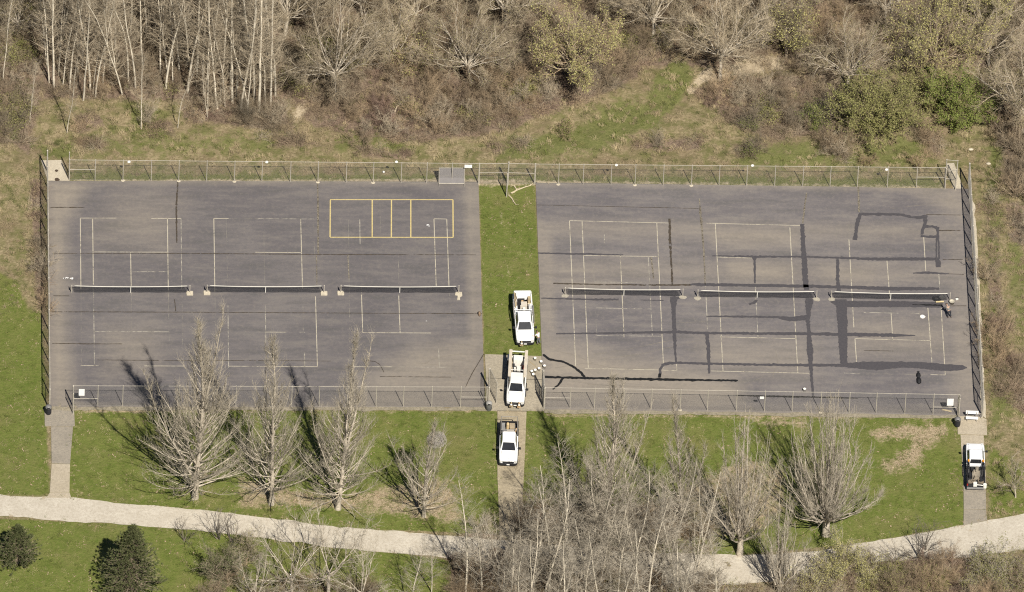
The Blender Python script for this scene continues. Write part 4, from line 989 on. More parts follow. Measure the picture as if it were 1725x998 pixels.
# truck on the apron
t2, L2, yb2, ye2 = truck('white work truck on the concrete apron carrying two long beams on its rack', (867.4,689.5), (873.6,606), PAINT2, bed=3.2, cab=3.9, rack=1.95, utility=False, rack_mat=PAINT2)
BEAM = flat('pale_beam_wood', (.55,.485,.385), .8, .12, 2.0)
for x, lb in ((-.84, 'long pale beam on the truck rack above the side with the dark truck shadow'), (.84, 'long pale beam on the lumber rack above the side facing the white buckets')):
    r = MB(); r.loft([rrect(-.16, .16, -2.1, 2.1, z, .02, 1) for z in (0, .14)]); q = r.build('timber_beam', BEAM); q.location = on_truck(t2, (x, -5.05, 1.99)); q.rotation_euler = (0, 0, t2.rotation_euler.z+(.0 if x < 0 else .01)); tag(q, lb, 'beam', 'beams on the lumber truck')
cargo(t2, 'water_tank', 'white tank at the rear of the bed of the lumber truck', 'tank', PLAST, [(-.5,.5,ye2+.2,ye2+1.0,.67,1.5)])
cargo(t2, 'sack_pile', 'white sacks lying in the bed of the lumber truck', 'sack', flat('white_sack', (.66,.63,.56), .8, .1), [(-.4,.15,ye2+1.3,ye2+1.9,.67,.95),(-.3,.1,ye2+1.6,ye2+2.2,.96,1.1)])
cargo(t2, 'pail', 'small white pail in the bed of the lumber truck', 'bucket', PLAST, [(.2,.42,ye2+1.6,ye2+1.85,.67,1.0)])
cargo(t2, 'tool_box', 'grey tool box behind the cab of the lumber truck', 'box', GREYP, [(-.7,.7,yb2-.62,yb2-.1,.67,1.2)])
cargo(t2, 'spare_wheel', 'dark round drum hanging at the rear side of the lumber truck', 'drum', TRIM, [(1.02,1.22,ye2+.3,ye2+.9,.55,1.15)])
cargo(t2, 'side_bin', 'white bin fixed at the rear side of the lumber truck', 'bin', PLAST, [(.9,1.2,ye2+.1,ye2+.8,1.16,1.45)])
cone(t2, (-.42, .14, .5), 'faded cone on the bumper of the lumber truck, on the side of its dark shadow', .75, ORANGE)
cone(t2, (.42, .14, .5), 'faded cone on the bumper of the lumber truck, on the side of the buckets', .7, TANP)
# truck on the dirt drive
t3, L3, yb3, ye3 = truck('white pickup truck with a dark loaded bed, lowest of three trucks by the driveway', (855.6,789.3), (857.4,722.5), bed=2.35, cab=3.85, rack=1.9, darkbed=True)
cargo(t3, 'tool_box', 'ribbed pale tool box behind the cab of the lowest pickup truck', 'box', flat('pale_grey_box', (.45,.43,.4), .6, .1), [(-.62,.62,yb3-.62,yb3-.1,.67,1.3)])
cargo(t3, 'plank', 'pale plank laid across the bed of the lowest pickup truck', 'plank', BEAM, [(-.55,.25,yb3-1.0,yb3-.66,1.05,1.14)])
cargo(t3, 'crate', 'tan crate in the rear of the bed of the lowest pickup truck', 'crate', CARD, [(-.6,-.05,ye3+.3,ye3+1.1,.67,1.1)])
cargo(t3, 'gas_bottle', 'tan upright bottle in the bed of the lowest pickup truck', 'bottle', flat('tan_bottle', (.6,.45,.25), .6, .1), [], tube=[([(.15,ye3+.75,.67),(.15,ye3+.75,1.4),(.15,ye3+.75,1.55)], [.16,.16,.07], 10)])
cargo(t3, 'machine', 'grey machine on the side of the bed of the lowest pickup truck', 'machine', GREYP, [(.45,.8,ye3+.5,ye3+1.7,.67,1.3)])
cargo(t3, 'work_bag', 'black work bag in the rear corner of the lowest pickup truck bed', 'bag', TRIM, [(.35,.75,ye3+.1,ye3+.45,.67,1.0)])
cargo(t3, 'jug', 'orange water jug beside the tan crate of the lowest pickup truck', 'jug', ORANGE, [], tube=[([(-.75,ye3+1.25,.67),(-.75,ye3+1.25,1.1),(-.75,ye3+1.25,1.2)], [.15,.15,.08], 10)])
# more load on the two upper trucks
cargo(t1, 'cooler', 'orange cooler beside the pale box of the truck on the grass', 'cooler', ORANGE, [(-.58,-.48,ye1+1.1,ye1+1.35,.67,1.5)], tube=[([(.05,ye1+1.1,.9),(.05,ye1+1.1,1.35)], [.17,.17], 10)])
cargo(t1, 'side_pipe', 'grey pipe rack beside the cab on the shadow side of the truck on the grass', 'rack', STEELD, [], tube=[([(-1.06,yb1-1.2,1.45),(-1.08,yb1+.4,1.5),(-1.02,yb1+1.5,1.35)], .05, 6), ([(-.93,yb1-1.2,1.4),(-.95,yb1+.4,1.45)], .035, 6)])
cargo(t1, 'side_pipe', 'grey pipe rack beside the cab on the court side of the truck on the grass', 'rack', STEELD, [], tube=[([(1.06,yb1-1.6,1.5),(1.08,yb1-.2,1.52),(1.02,yb1+.9,1.4)], .06, 6)])
cargo(t1, 'tarp', 'dark rumpled tarp inside the bin of the truck on the grass', 'tarp', TRIM, [(-.2,.5,ye1+.98,ye1+1.2,1.0,1.42)])
cargo(t1, 'white_pail', 'white pail in the bed of the truck on the grass', 'bucket', PLAST, [], tube=[([(-.1,ye1+2.25,.67),(-.1,ye1+2.25,1.15)], [.15,.17], 10), ])
cargo(t1, 'wood_offcut', 'short tan plank leaning over the side box of the truck on the grass', 'plank', WOOD, [], tube=[([(-1.0,ye1+1.5,1.2),(-.5,ye1+1.7,1.28)], .07, 4), ([(-.95,ye1+.9,1.22),(-.6,ye1+1.2,1.3)], .06, 4)])
cargo(t2, 'tarp', 'black tarp bundled beside the tank of the lumber truck', 'tarp', TRIM, [(.35,.8,ye2+1.0,ye2+2.4,.67,.98)])
cargo(t2, 'fuel_can', 'red fuel can behind the sacks of the lumber truck', 'can', REDL, [(-.75,-.5,ye2+1.2,ye2+1.45,.67,1.02)])
cargo(t2, 'tool_bundle', 'bundle of long tool handles along the bed side of the lumber truck', 'tools', WOOD, [], tube=[([(.62+.05*q,ye2+.2,.8+.05*q),(.5+.04*q,ye2+2.6,1.0+.04*q)], .025, 5) for q in range(4)])
cargo(t2, 'rear_bar', 'white cross bar between the rear ends of the beams', 'bar', PAINT2, [(-.9,.9,ye2+.05,ye2+.16,1.9,1.98)])
# truck parked on the far walk, facing the other way
t4, L4, yb4, ye4 = truck('white pickup truck with crack-filling gear on its bed, facing the courts on the slab walk', (1641.6,757.3), (1643.4,823), PAINT3, bed=2.75, cab=3.75, rack=None, darkbed=True, deep=1.0)
for s, lb in ((-1, 'amber beacon on the cab corner above the dark truck shadow'), (1, 'amber beacon on the cab corner next to the leaning bare sapling')):
    q = thing('beacon', lb, 'beacon', on_truck(t4, (s*.78, -3.72, 1.25)), 0, 'amber beacons on the gear truck')
    m = MB(); m.lathe([(.1, 0), (.1, .45)], 8); m.build('stand', TRIM, q)
    m = MB(); m.lathe([(.12, .46), (.13, .58), (.08, .66)], 10); m.build('lens', AMBER, q)
for s, lb in ((-1, 'black ladder frame along the bed side above the truck shadow'), (1, 'black ladder frame along the bed side next to the sapling')):
    cargo(t4, 'ladder_frame', lb, 'frame', TRIM, [], tube=[([(s*.9,yb4-.1,1.0),(s*.9,yb4-.1,1.65),(s*.9,yb4-1.7,1.65),(s*.9,yb4-1.7,1.0)], .04, 6), ([(s*.72,yb4-.1,1.0),(s*.72,yb4-.1,1.62),(s*.72,yb4-1.7,1.62),(s*.72,yb4-1.7,1.0)], .04, 6)]+[([(s*.9,yb4-q,1.64),(s*.72,yb4-q,1.64)], .025, 5) for q in (.5, .9, 1.3)])
cargo(t4, 'melter', 'tan sealant kettle in the middle of the gear truck bed', 'kettle', flat('dusty_gear', (.30,.26,.2), .6, .3), [(-.4,.4,yb4-1.7,yb4-.9,.67,1.25)], tube=[([(.1,yb4-.7,.67),(.1,yb4-.75,1.5),(.05,yb4-1.3,1.65)], [.2,.2,.12], 9), ([(-.2,yb4-1.2,1.25),(-.2,yb4-1.2,1.6)], [.14,.1], 8)])
cargo(t4, 'hose_coil', 'dusty brown coiled hoses at the rear of the gear truck', 'hose', flat('dusty_hose', (.22,.18,.13), .8, .3), [(-.85,-.4,ye4+.1,ye4+.5,.67,1.1)], tube=[([(.5+.3*math.cos(a), ye4+.45+.3*math.sin(a), .8+.02*a) for a in np.linspace(0, 18, 40)], .04, 5), ([(-.3+.22*math.cos(a), ye4+.35+.22*math.sin(a), 1.0+.02*a) for a in np.linspace(0, 12, 30)], .04, 5), ([(-.2,yb4-1.6,1.2),(-.1,ye4+.6,1.35),(-.3,ye4+.4,1.15)], .05, 6)])
cargo(t4, 'generator', 'black generator beside the kettle on the gear truck', 'generator', TRIM, [(.42,.8,yb4-2.4,yb4-1.75,.67,1.2),(-.8,-.45,yb4-1.6,yb4-1.0,.67,1.05)], tube=[([(.5,yb4-2.3,1.2),(.7,yb4-2.3,1.35),(.7,yb4-1.8,1.35),(.5,yb4-1.8,1.2)], .03, 6)])
cargo(t4, 'engine_block', 'white motor at the very rear of the gear truck', 'motor', PLAST, [(-.3,.1,ye4-.15,ye4+.2,.75,1.15)], tube=[([(.1,ye4,.9),(.5,ye4-.1,.95),(.85,ye4-.1,.9)], .05, 6)])
cargo(t4, 'wheel_drum', 'white round drum hung at the rear corner of the gear truck by the sapling', 'drum', PLAST, [], tube=[([(.95,ye4-.05,.6),(.95,ye4-.05,1.05)], [.2,.2], 12)])
cargo(t4, 'fuel_can', 'black can behind the cab of the gear truck', 'can', TRIM, [(-.55,.5,yb4-.5,yb4-.15,.67,1.15),(-.4,.35,yb4-.8,yb4-.55,.67,1.0)])

# ------------------------------------------------------------------ people
SKIN = flat('skin', (.42, .27, .19), .6, .05); HAIR = flat('dark_hair', (.03, .022, .016), .7, .2)
TEE = flat('white_tee', (.78, .77, .74), .8, .04); TROUS = flat('grey_trousers', (.15, .15, .165), .9, .15); JEAN = flat('dark_jeans', (.035, .037, .045), .9, .2); HOOD = flat('grey_sweatshirt', (.17, .165, .155), .9, .15); BOOT = flat('boots', (.06, .045, .03), .8, .2)
def skin_obj(name, verts, edges, radii, mat, parent, root=0, sub=2):
    me = bpy.data.meshes.new(name); me.from_pydata([tuple(v) for v in verts], edges, []); o = link(name, me, parent)
    me.materials.append(mat)
    md = o.modifiers.new('skin', 'SKIN')
    for i, r in enumerate(radii):
        sv = me.skin_vertices[0].data[i]; sv.radius = (r, r) if not isinstance(r, tuple) else r; sv.use_root = (i == root)
    md.use_smooth_shade = True
    if sub:
        s = o.modifiers.new('sub', 'SUBSURF'); s.levels = sub; s.render_levels = sub
    return o
def person(label, loc, rz, J, tee, trous, hair=True):
    """J: joint name -> (x, y, z) in the person's own frame, facing +y"""
    o = thing('person', label, 'person', loc, rz)
    J = {k: np.array(v, float) for k, v in J.items()}
    V = []; E = []; R = []; ix = {}
    def add(n, p, r, frm=None):
        ix[n] = len(V); V.append(p); R.append(r)
        if frm: E.append((ix[frm], ix[n]))
    add('pelvis', J['pelvis'], (.15, .12)); add('waist', lerp(J['pelvis'], J['chest'], .5), (.14, .105), 'pelvis'); add('chest', J['chest'], (.17, .12), 'waist'); add('neck', J['neck'], .055, 'chest')
    hd = J['head']-J['neck']; add('jaw', J['neck']+hd*.45, (.075, .085), 'neck'); add('skull', J['neck']+hd*.95, (.09, .1), 'jaw'); add('vertex', J['neck']+hd*1.25, (.06, .07), 'skull')
    for s in 'lr':
        add('sh'+s, J['sh'+s], .065, 'chest'); add('ua'+s, lerp(J['sh'+s], J['el'+s], .5), .052, 'sh'+s); add('el'+s, J['el'+s], .043, 'ua'+s); add('fa'+s, lerp(J['el'+s], J['wr'+s], .45), .04, 'el'+s); add('wr'+s, J['wr'+s], .028, 'fa'+s)
        d = J['wr'+s]-J['el'+s]; d /= np.linalg.norm(d); add('pa'+s, J['wr'+s]+d*.08, (.042, .02), 'wr'+s)
        add('hi'+s, J['hi'+s], .095, 'pelvis'); add('th'+s, lerp(J['hi'+s], J['kn'+s], .5), .08, 'hi'+s); add('kn'+s, J['kn'+s], .06, 'th'+s); add('ca'+s, lerp(J['kn'+s], J['an'+s], .35), .058, 'kn'+s); add('an'+s, J['an'+s], .04, 'ca'+s); add('to'+s, J['to'+s], .035, 'an'+s)
    skin_obj('body', V, E, R, SKIN, o)
    def cover(name, names, mat, grow, conn, root=0):
        vv = []; rr = []; mp = {}
        for n, p, r in names:
            mp[n] = len(vv); vv.append(p); rr.append(tuple(x+grow for x in (r if isinstance(r, tuple) else (r, r))))
        return skin_obj(name, vv, [(mp[a], mp[b]) for a, b in conn], rr, mat, o, root)
    sh = [('w', lerp(J['pelvis'], J['chest'], .12), (.155, .125)), ('m', lerp(J['pelvis'], J['chest'], .55), (.145, .11)), ('c', J['chest'], (.175, .125)), ('n', lerp(J['chest'], J['neck'], .6), (.09, .08))]
    cn = [('w', 'm'), ('m', 'c'), ('c', 'n')]
    for s in 'lr':
        e = .62 if tee is TEE else 1.0
        sh += [('s'+s, J['sh'+s], .068), ('u'+s, lerp(J['sh'+s], J['el'+s], e), .055)]; cn += [('c', 's'+s), ('s'+s, 'u'+s)]
        if tee is not TEE:
            sh += [('x'+s, lerp(J['el'+s], J['wr'+s], .9), .036)]; cn += [('u'+s, 'x'+s)]
    cover('shirt', sh, tee, .012, cn)
    tr = [('p', J['pelvis'], (.155, .125)), ('w', lerp(J['pelvis'], J['chest'], .16), (.145, .115))]; cn = [('p', 'w')]
    for s in 'lr':
        tr += [('h'+s, J['hi'+s], .1), ('t'+s, lerp(J['hi'+s], J['kn'+s], .5), .088), ('k'+s, J['kn'+s], .07), ('c'+s, lerp(J['kn'+s], J['an'+s], .4), .066), ('a'+s, lerp(J['kn'+s], J['an'+s], .93), .055)]
        cn += [('p', 'h'+s), ('h'+s, 't'+s), ('t'+s, 'k'+s), ('k'+s, 'c'+s), ('c'+s, 'a'+s)]
    cover('trousers', tr, trous, .01, cn)
    for s in 'lr':
        a, t = J['an'+s], J['to'+s]
        cover('shoe', [('a', a+(0, 0, -.01), .048), ('h', lerp(a, t, .0)+(0, -.04, -.035), .04), ('m', lerp(a, t, .55), .045), ('t', t+(t-a)*.15, .038)], BOOT, .006, [('a', 'h'), ('a', 'm'), ('m', 't')])
        d = J['wr'+s]-J['el'+s]; d /= np.linalg.norm(d); side = np.cross(d, (0, 0, 1.0)); side /= np.linalg.norm(side)+1e-9; dn = np.cross(side, d); b = J['wr'+s]+d*.085
        for q, (off, ln) in enumerate(((-.03, .062), (-.01, .076), (.011, .072), (.03, .055))):
            p0 = b+side*off-d*.02; p1 = b+side*off*1.1+d*ln*.5+dn*.008; p2 = b+side*off*1.15+d*ln+dn*(.03 if s == 'l' else -.03)
            skin_obj('finger', [p0, p1, p2], [(0, 1), (1, 2)], [.0095, .009, .0075], SKIN, o, 0, 1)
        p0 = b-d*.05+side*.03; skin_obj('thumb', [p0, p0+side*.03+d*.025, p0+side*.035+d*.06], [(0, 1), (1, 2)], [.012, .0105, .008], SKIN, o, 0, 1)
    h0 = J['neck']+hd*.9; dir_ = hd/np.linalg.norm(hd)
    fw = np.array([0, 1.0, 0])-dir_*dir_[1]; fw /= np.linalg.norm(fw)+1e-9; lat = np.cross(fw, dir_)
    # face: nose, mouth, eyes, ears
    skin_obj('nose', [h0+fw*.085-dir_*.01, h0+fw*.115-dir_*.045], [(0, 1)], [.011, .014], SKIN, o, 0, 1)
    for q in (-1, 1):
        skin_obj('ear', [h0+lat*q*.088-dir_*.0, h0+lat*q*.1-dir_*.05], [(0, 1)], [.016, .012], SKIN, o, 0, 1)
        skin_obj('eye', [h0+fw*.088+lat*q*.033-dir_*.005, h0+fw*.092+lat*q*.033-dir_*.006], [(0, 1)], [.011, .010], HAIR, o, 0, 1)
    skin_obj('mouth', [h0+fw*.088-lat*.022-dir_*.085, h0+fw*.094-dir_*.085, h0+fw*.088+lat*.022-dir_*.085], [(0, 1), (1, 2)], [.006, .008, .006], flat('lips', (.3,.14,.1), .6), o, 1, 1)
    skin_obj('hair', [h0-fw*.03-dir_*.03, h0-fw*.015+dir_*.035, h0+fw*.03+dir_*.055], [(0, 1), (1, 2)], [(.092, .085), (.096, .09), (.07, .07)], HAIR, o, 1)
    return o
J1 = dict(pelvis=(0,-.02,.93), chest=(0,.14,1.3), neck=(0,.2,1.47), head=(0,.27,1.66), shl=(-.19,.16,1.38), shr=(.19,.16,1.38), ell=(-.36,.28,1.17), elr=(.33,.3,1.16), wrl=(-.42,.5,1.14), wrr=(.3,.54,1.12),
          hil=(-.1,-.02,.88), hir=(.1,-.02,.88), knl=(-.13,.04,.49), knr=(.13,-.02,.49), anl=(-.14,-.04,.09), anr=(.14,-.12,.09), tol=(-.16,.14,.045), tor=(.17,.06,.045))
p = G(906.9, 579.3); person('person in white tee and grey trousers standing at the bumper of the grass truck', (p[0], p[1], .0), math.radians(48), J1, TEE, TROUS)
J2 = dict(pelvis=(0,-.14,.93), chest=(0,.20,1.23), neck=(0,.37,1.34), head=(0,.55,1.40), shl=(-.2,.27,1.26), shr=(.2,.27,1.26), ell=(-.28,.44,.99), elr=(.25,.5,1.0), wrl=(-.2,.66,.78), wrr=(.16,.76,.8),
          hil=(-.11,-.13,.89), hir=(.11,-.13,.89), knl=(-.14,-.02,.48), knr=(.15,-.1,.48), anl=(-.15,-.14,.09), anr=(.16,-.26,.09), tol=(-.18,.05,.045), tor=(.2,-.08,.045))
p = G(1597.8, 534); person('person in dark jeans and grey sweatshirt bending over at the end post of the net', (p[0], p[1], .025), math.radians(28), J2, HOOD, JEAN)
# the worker's tools
def pxbar(name, a, b, w, h, mat, label, cat, z=.06):
    m = MB(); m.bar(G(*a, z), G(*b, z), w, h); return tag(m.build(name, mat), label, cat)
pxbar('wooden_bar', (1576.5, 508.8), (1590, 508.2), .12, .10, flat('yellow_wood', (.66,.54,.3), .7, .1), 'pale yellow wooden bar lying by the bending worker', 'bar', .2)
p = G(1603.4, 511.5); o = thing('tub', 'round beige tub under the end post beside the bending worker', 'tub', (p[0], p[1], .022))
m = MB(); m.lathe([(.26, 0), (.28, .3), (.3, .31), (.3, .33), (.26, .33), (.25, .24), (.1, .22)], 18); m.build('body', flat('beige_plastic', (.42,.385,.31), .6, .08), o, True)
m = MB(); m.tube([(.29*math.cos(a), .29*math.sin(a), .31+.02*math.sin(3*a)) for a in np.linspace(0, math.pi, 10)], .012, 5); m.build('handle', STEELD, o)
p = G(1612, 505); o = thing('scraper', 'small white scraper with a dark handle on the asphalt past the net post', 'scraper', (p[0], p[1], .024), .2)
m = MB(); m.loft([rrect(-.15, .15, -.1, .1, z, .05) for z in (0, .06, .1)]); m.build('head', PLAST, o)
m = MB(); m.tube([(-.12, .2, .06), (.1, .24, .08), (.3, .25, .05)], .025, 6); m.build('handle', TRIM, o)
p = G(1578, 504.5); o = thing('hose_heap', 'tangled black hose heaped under the end of the net', 'hose', (p[0], p[1], .03))
m = MB(); r = np.random.default_rng(4)
for q in range(3): m.tube([((.42-.07*q)*math.cos(a)*1.2+r.uniform(-.05, .05), (.33-.05*q)*math.sin(a)+r.uniform(-.05, .05), .05+.05*q+.02*math.sin(3*a)) for a in np.linspace(0, 11, 30)], .05, 6)
m.build('coil', TAR, o)
bag(1586, 503.5, .36, .26, .5, 'grey bag slumped against the net beside the black hose', 'bag', 'bag', flat('grey_bag', (.24,.23,.215), .85, .2), 11)
pxbar('flat_board', (1645.8, 480), (1647.2, 521), .3, .04, TRIM, 'long black board lying along the foot of the outer fence', 'board', .06)
pxbar('plank', (1587.5, 690.2), (1603, 693.4), .16, .05, flat('plank_tan', (.55,.45,.27), .8), 'tan plank lying behind the near fence under the big white sign', 'plank', .05)

# ------------------------------------------------------------------ trees
def nrm(v): return v/(np.linalg.norm(v)+1e-9)
def grow(r, p, d, L, n, up=0.0, wob=0.08):
    """a limb of n joints from p along d that bends up (or down) and wanders"""
    P = [np.array(p, float)]; d = nrm(np.array(d, float))
    for i in range(n-1):
        d = nrm(d+np.array([0, 0, up/(n-1)])+r.normal(0, wob, 3)); P.append(P[-1]+d*L/(n-1))
    return np.array(P)
class Tree:
    def __init__(s): s.g = {}
    def add(s, kind, P, r0, r1, sides):
        n = len(P); s.g.setdefault((kind, n, sides), []).append((P, np.linspace(r0, r1, n)))
    def mesh(s, name, kind, mat):
        if kind == 'all': kind = None
        V = []; F = []; o = 0
        for (k, n, sides), L in s.g.items():
            if kind and k != kind: continue
            v, f = tubes(np.array([a for a, b in L]), np.array([b for a, b in L]), sides); V.append(v); F.append(f+o); o += len(v)
        return mesh_from(name, np.concatenate(V), F, mat, True) if V else None
def perp(d, r):
    v = r.normal(0, 1, 3); v -= d*(v@d); return nrm(v)
def sub(t, r, P, n, Lf, rad, spread, up, twigs, twl, twr=.009, s0=.2, seg=4, kind='crown', wob=.1):
    """side shoots along a limb, each with twigs"""
    tot = np.linalg.norm(np.diff(P, axis=0), axis=1).sum()
    for k in range(n):
        s = s0+(1-s0)*(k+r.random())/n; f = min(s, .999)*(len(P)-1); i = int(f); q = P[i]+(P[i+1]-P[i])*(f-i); d = nrm(P[i+1]-P[i])
        dd = nrm(d+perp(d, r)*spread*r.uniform(.6, 1.3)); L = Lf*tot*(1.15-s*.75)*r.uniform(.6, 1.2)
        Q = grow(r, q, dd, max(L, .25), seg, up, wob); t.add(kind, Q, rad*(1.1-.5*s), rad*.3, 3)
        for j in range(twigs):
            u = .25+.75*(j+r.random())/twigs; f2 = min(u, .999)*(len(Q)-1); a = int(f2); w = Q[a]+(Q[a+1]-Q[a])*(f2-a); e = nrm(Q[a+1]-Q[a])
            t.add('crown', grow(r, w, nrm(e+perp(e, r)*r.uniform(.4, 1.0)), twl*r.uniform(.5, 1.3), 3, up*.8, .12), twr, twr*.45, 3)

def poplar(seed, H=27.0, leaders=5, W=4.6, nl=100, r0=.36, low=.05, tops=2):
    """flame-shaped tree: a bole with several near-parallel ascending stems, every limb sweeping upwards"""
    r = np.random.default_rng(seed); t = Tree()
    prof = lambda u: W*np.interp(u, [0, .06, .2, .4, .6, .8, 1], [.75, 1.0, .92, .66, .45, .28, .10])
    T = grow(r, (0, 0, 0), (r.normal(0, .015), r.normal(0, .015), 1), H, 14, .25, .04); t.add('trunk', T, r0*.86, .02, 8)
    t.add('trunk', np.array([[0, 0, -.2], [0, 0, .3], [0, 0, 1.1]]), r0*1.35, r0*.86, 8)
    stems = [(T, 0.0, 1.0)]; a0 = r.uniform(0, 6.28)
    for k in range(leaders):
        big = k < tops-1
        s = r.uniform(.16, .30) if big else r.uniform(.07, .42); i = s*13; a = int(i); q = T[a]+(T[a+1]-T[a])*(i-a); az = a0+k*2.3+r.normal(0, .3)
        top = H*(r.uniform(.93, .98) if big else r.uniform(.5, .82)); til = .15 if big else r.uniform(.35, .6)
        P = grow(r, q, (math.cos(az)*til, math.sin(az)*til, 1), (top-q[2])*1.05, 10, .9, .045); t.add('trunk', P, r0*(.55 if big else .33), .018, 6); stems.append((P, s, top/H))
    pw = np.array([1.0]+[.8 if k < tops-1 else .42 for k in range(leaders)]); pw /= pw.sum()
    for k in range(nl):
        u = low+(.96-low)*((k+r.random())/nl)**1.3
        c = r.choice(len(stems), p=pw); P0, s, e = stems[c]
        if u < s+.03 or u > e-.03: P0, s, e = stems[0]
        uu = np.clip((u-s)/(e-s), .03, .97); f = uu*(len(P0)-1); i = int(f); q = P0[i]+(P0[i+1]-P0[i])*(f-i)
        az = k*2.4+r.normal(0, .35); el = math.radians(np.interp(u, [0, .08, .2, .5, 1], [2, 12, 34, 50, 62])+r.normal(0, 9))
        off = math.hypot(q[0], q[1]); L = max(.7, (prof(u)-off*.5)*np.interp(u, [0, .15, .4, 1], [1.25, 1.6, 2.1, 2.3])*r.uniform(.6, 1.15))
        P = grow(r, q, (math.cos(az)*math.cos(el), math.sin(az)*math.cos(el), math.sin(el)), L, 8, np.interp(u, [0, .1, .3, 1], [.45, .8, 1.1, 1.0]), .075)
        t.add('trunk', P, .021+.0085*L, .012, 4)
        sub(t, r, P, int(4+L*1.5), .34, .022, .5, .6, 3, .9, .010)
    for P0, s, e in stems: sub(t, r, P0, 26, .075, .024, .42, .8, 2, .9, .011, s0=.35)
    return t
def vase(seed, H=24.0, n=26, R=6.0, r0=.42, clear=1.6):
    """short bole that fans out into many limbs that curve upright; egg-shaped crown"""
    r = np.random.default_rng(seed); t = Tree()
    t.add('trunk', np.array([[0, 0, -.2], [.02, 0, clear*.5], [0, .03, clear], [0, 0, clear+.8]]), r0*1.1, r0*.75, 8)
    for k in range(n):
        az = k*2.399+r.normal(0, .25); e = (k+.5)/n; el0 = math.radians(lerp(86, 12, e**.75)+r.normal(0, 4))
        # end point on an egg: high in the middle, R wide at a third of the height
        lat = R*math.sin(min(1, e*1.15)*math.pi/2)*r.uniform(.85, 1.05); top = H*(1-e)**.72+H*.2*e
        L = math.hypot(lat, top-clear)*1.06; z = clear+r.uniform(-.2, .9)
        P = [np.array([0, 0, z])]; end = np.array([math.cos(az)*lat, math.sin(az)*lat, top]); c1 = np.array([math.cos(az)*lat*.75, math.sin(az)*lat*.75, z+(top-z)*.28])
        for q in np.linspace(0, 1, 9)[1:]: P.append((1-q)**2*P[0]+2*q*(1-q)*c1+q*q*end+r.normal(0, .12, 3))
        P = np.array(P); t.add('trunk', P, lerp(.15, .08, e), .012, 5)
        for j in range(int(4+L*.5)):
            s = r.uniform(.12, .9); f = s*8; i = int(f); q = P[i]+(P[i+1]-P[i])*(f-i); d = nrm(P[i+1]-P[i])
            Q = grow(r, q, nrm(d+perp(d, r)*.5), L*.2*(1.2-s)*r.uniform(.6, 1.2)+.5, 6, .6, .06); t.add('trunk', Q, .03*(1.2-s), .01, 4); sub(t, r, Q, 5, .35, .016, .5, .5, 3, .75)
        sub(t, r, P, 10, .1, .016, .5, .6, 3, .8, s0=.3)
    return t
def maple(seed, H=12.0, R=5.0, n=9, r0=.26, droop=.0, gnarl=.1, tw=6, leaf=0, sprays=10):
    """rounded bare crown: limbs radiate from a bole and split three times"""
    r = np.random.default_rng(seed); t = Tree(); b = H*.28
    T = grow(r, (0, 0, -.1), (r.normal(0, .05), r.normal(0, .05), 1), b+.1, 5, 0, .05); t.add('trunk', T, r0, r0*.75, 7); tips = []
    for k in range(n):
        az = k*2.399+r.normal(0, .3); el = math.radians([80, 62, 48, 35, 22, 55, 40, 28, 66, 45, 30, 15][k % 12]+r.normal(0, 6))
        L = lerp(R*1.02, H-b, math.sin(el)**1.5)*r.uniform(.8, 1.05)
        P = grow(r, T[-1]-np.array([0, 0, r.uniform(0, b*.3)]), (math.cos(az)*math.cos(el), math.sin(az)*math.cos(el), math.sin(el)), L, 7, .25-droop, gnarl); t.add('trunk', P, r0*.33, .014, 5)
        for j in range(sprays):
            s = .2+.8*(j+r.random())/sprays; f = min(s, .99)*6; i = int(f); q = P[i]+(P[i+1]-P[i])*(f-i); d = nrm(P[i+1]-P[i])
            Q = grow(r, q, nrm(d+perp(d, r)*r.uniform(.6, 1.1)), L*.42*(1.15-s*.6)*r.uniform(.6, 1.15), 6, .25-droop, gnarl*1.2); t.add('trunk' if j % 2 else 'crown', Q, .036*(1.1-.6*s), .01, 4)
            sub(t, r, Q, 7, .38, .017, .75, .15-droop, tw-2, .75, .0095, .2, 4, 'crown', .13); tips.append(Q[3:])
    t.tips = np.concatenate(tips) if tips else None
    return t
def pole_tree(seed, H=20.0, r0=.15, lean=.04, nb=34, first=.35, bl=2.2):
    """tall thin forest-grown stem with short side limbs high up"""
    r = np.random.default_rng(seed); t = Tree()
    T = grow(r, (0, 0, -.2), (r.normal(0, lean), r.normal(0, lean), 1), H, 12, .1, .045); t.add('trunk', T, r0, .025, 7)
    if r.random() < .45:
        i = r.integers(3, 6); P = grow(r, T[i], (r.normal(0, .10), r.normal(0, .10), 1), H*(1-i/12)*.85, 8, .3, .03); t.add('trunk', P, r0*.55, .02, 5)
    for k in range(nb):
        u = first+(.98-first)*(k+r.random())/nb; f = u*11; i = int(f); q = T[i]+(T[i+1]-T[i])*(f-i); az = k*2.4+r.normal(0, .4); el = math.radians(r.uniform(15, 50))
        P = grow(r, q, (math.cos(az)*math.cos(el), math.sin(az)*math.cos(el), math.sin(el)), bl*(1.25-u*.8)*r.uniform(.5, 1.2), 5, .3, .1); t.add('crown', P, .03*(1.3-u), .008, 4); sub(t, r, P, 5, .42, .014, .7, .2, 3, .6, .009)
    return t
def birch(seed, H=15.0, r0=.12, nb=34, bl=2.6, first=.18):
    return pole_tree(seed, H, r0, .07, nb, first, bl)
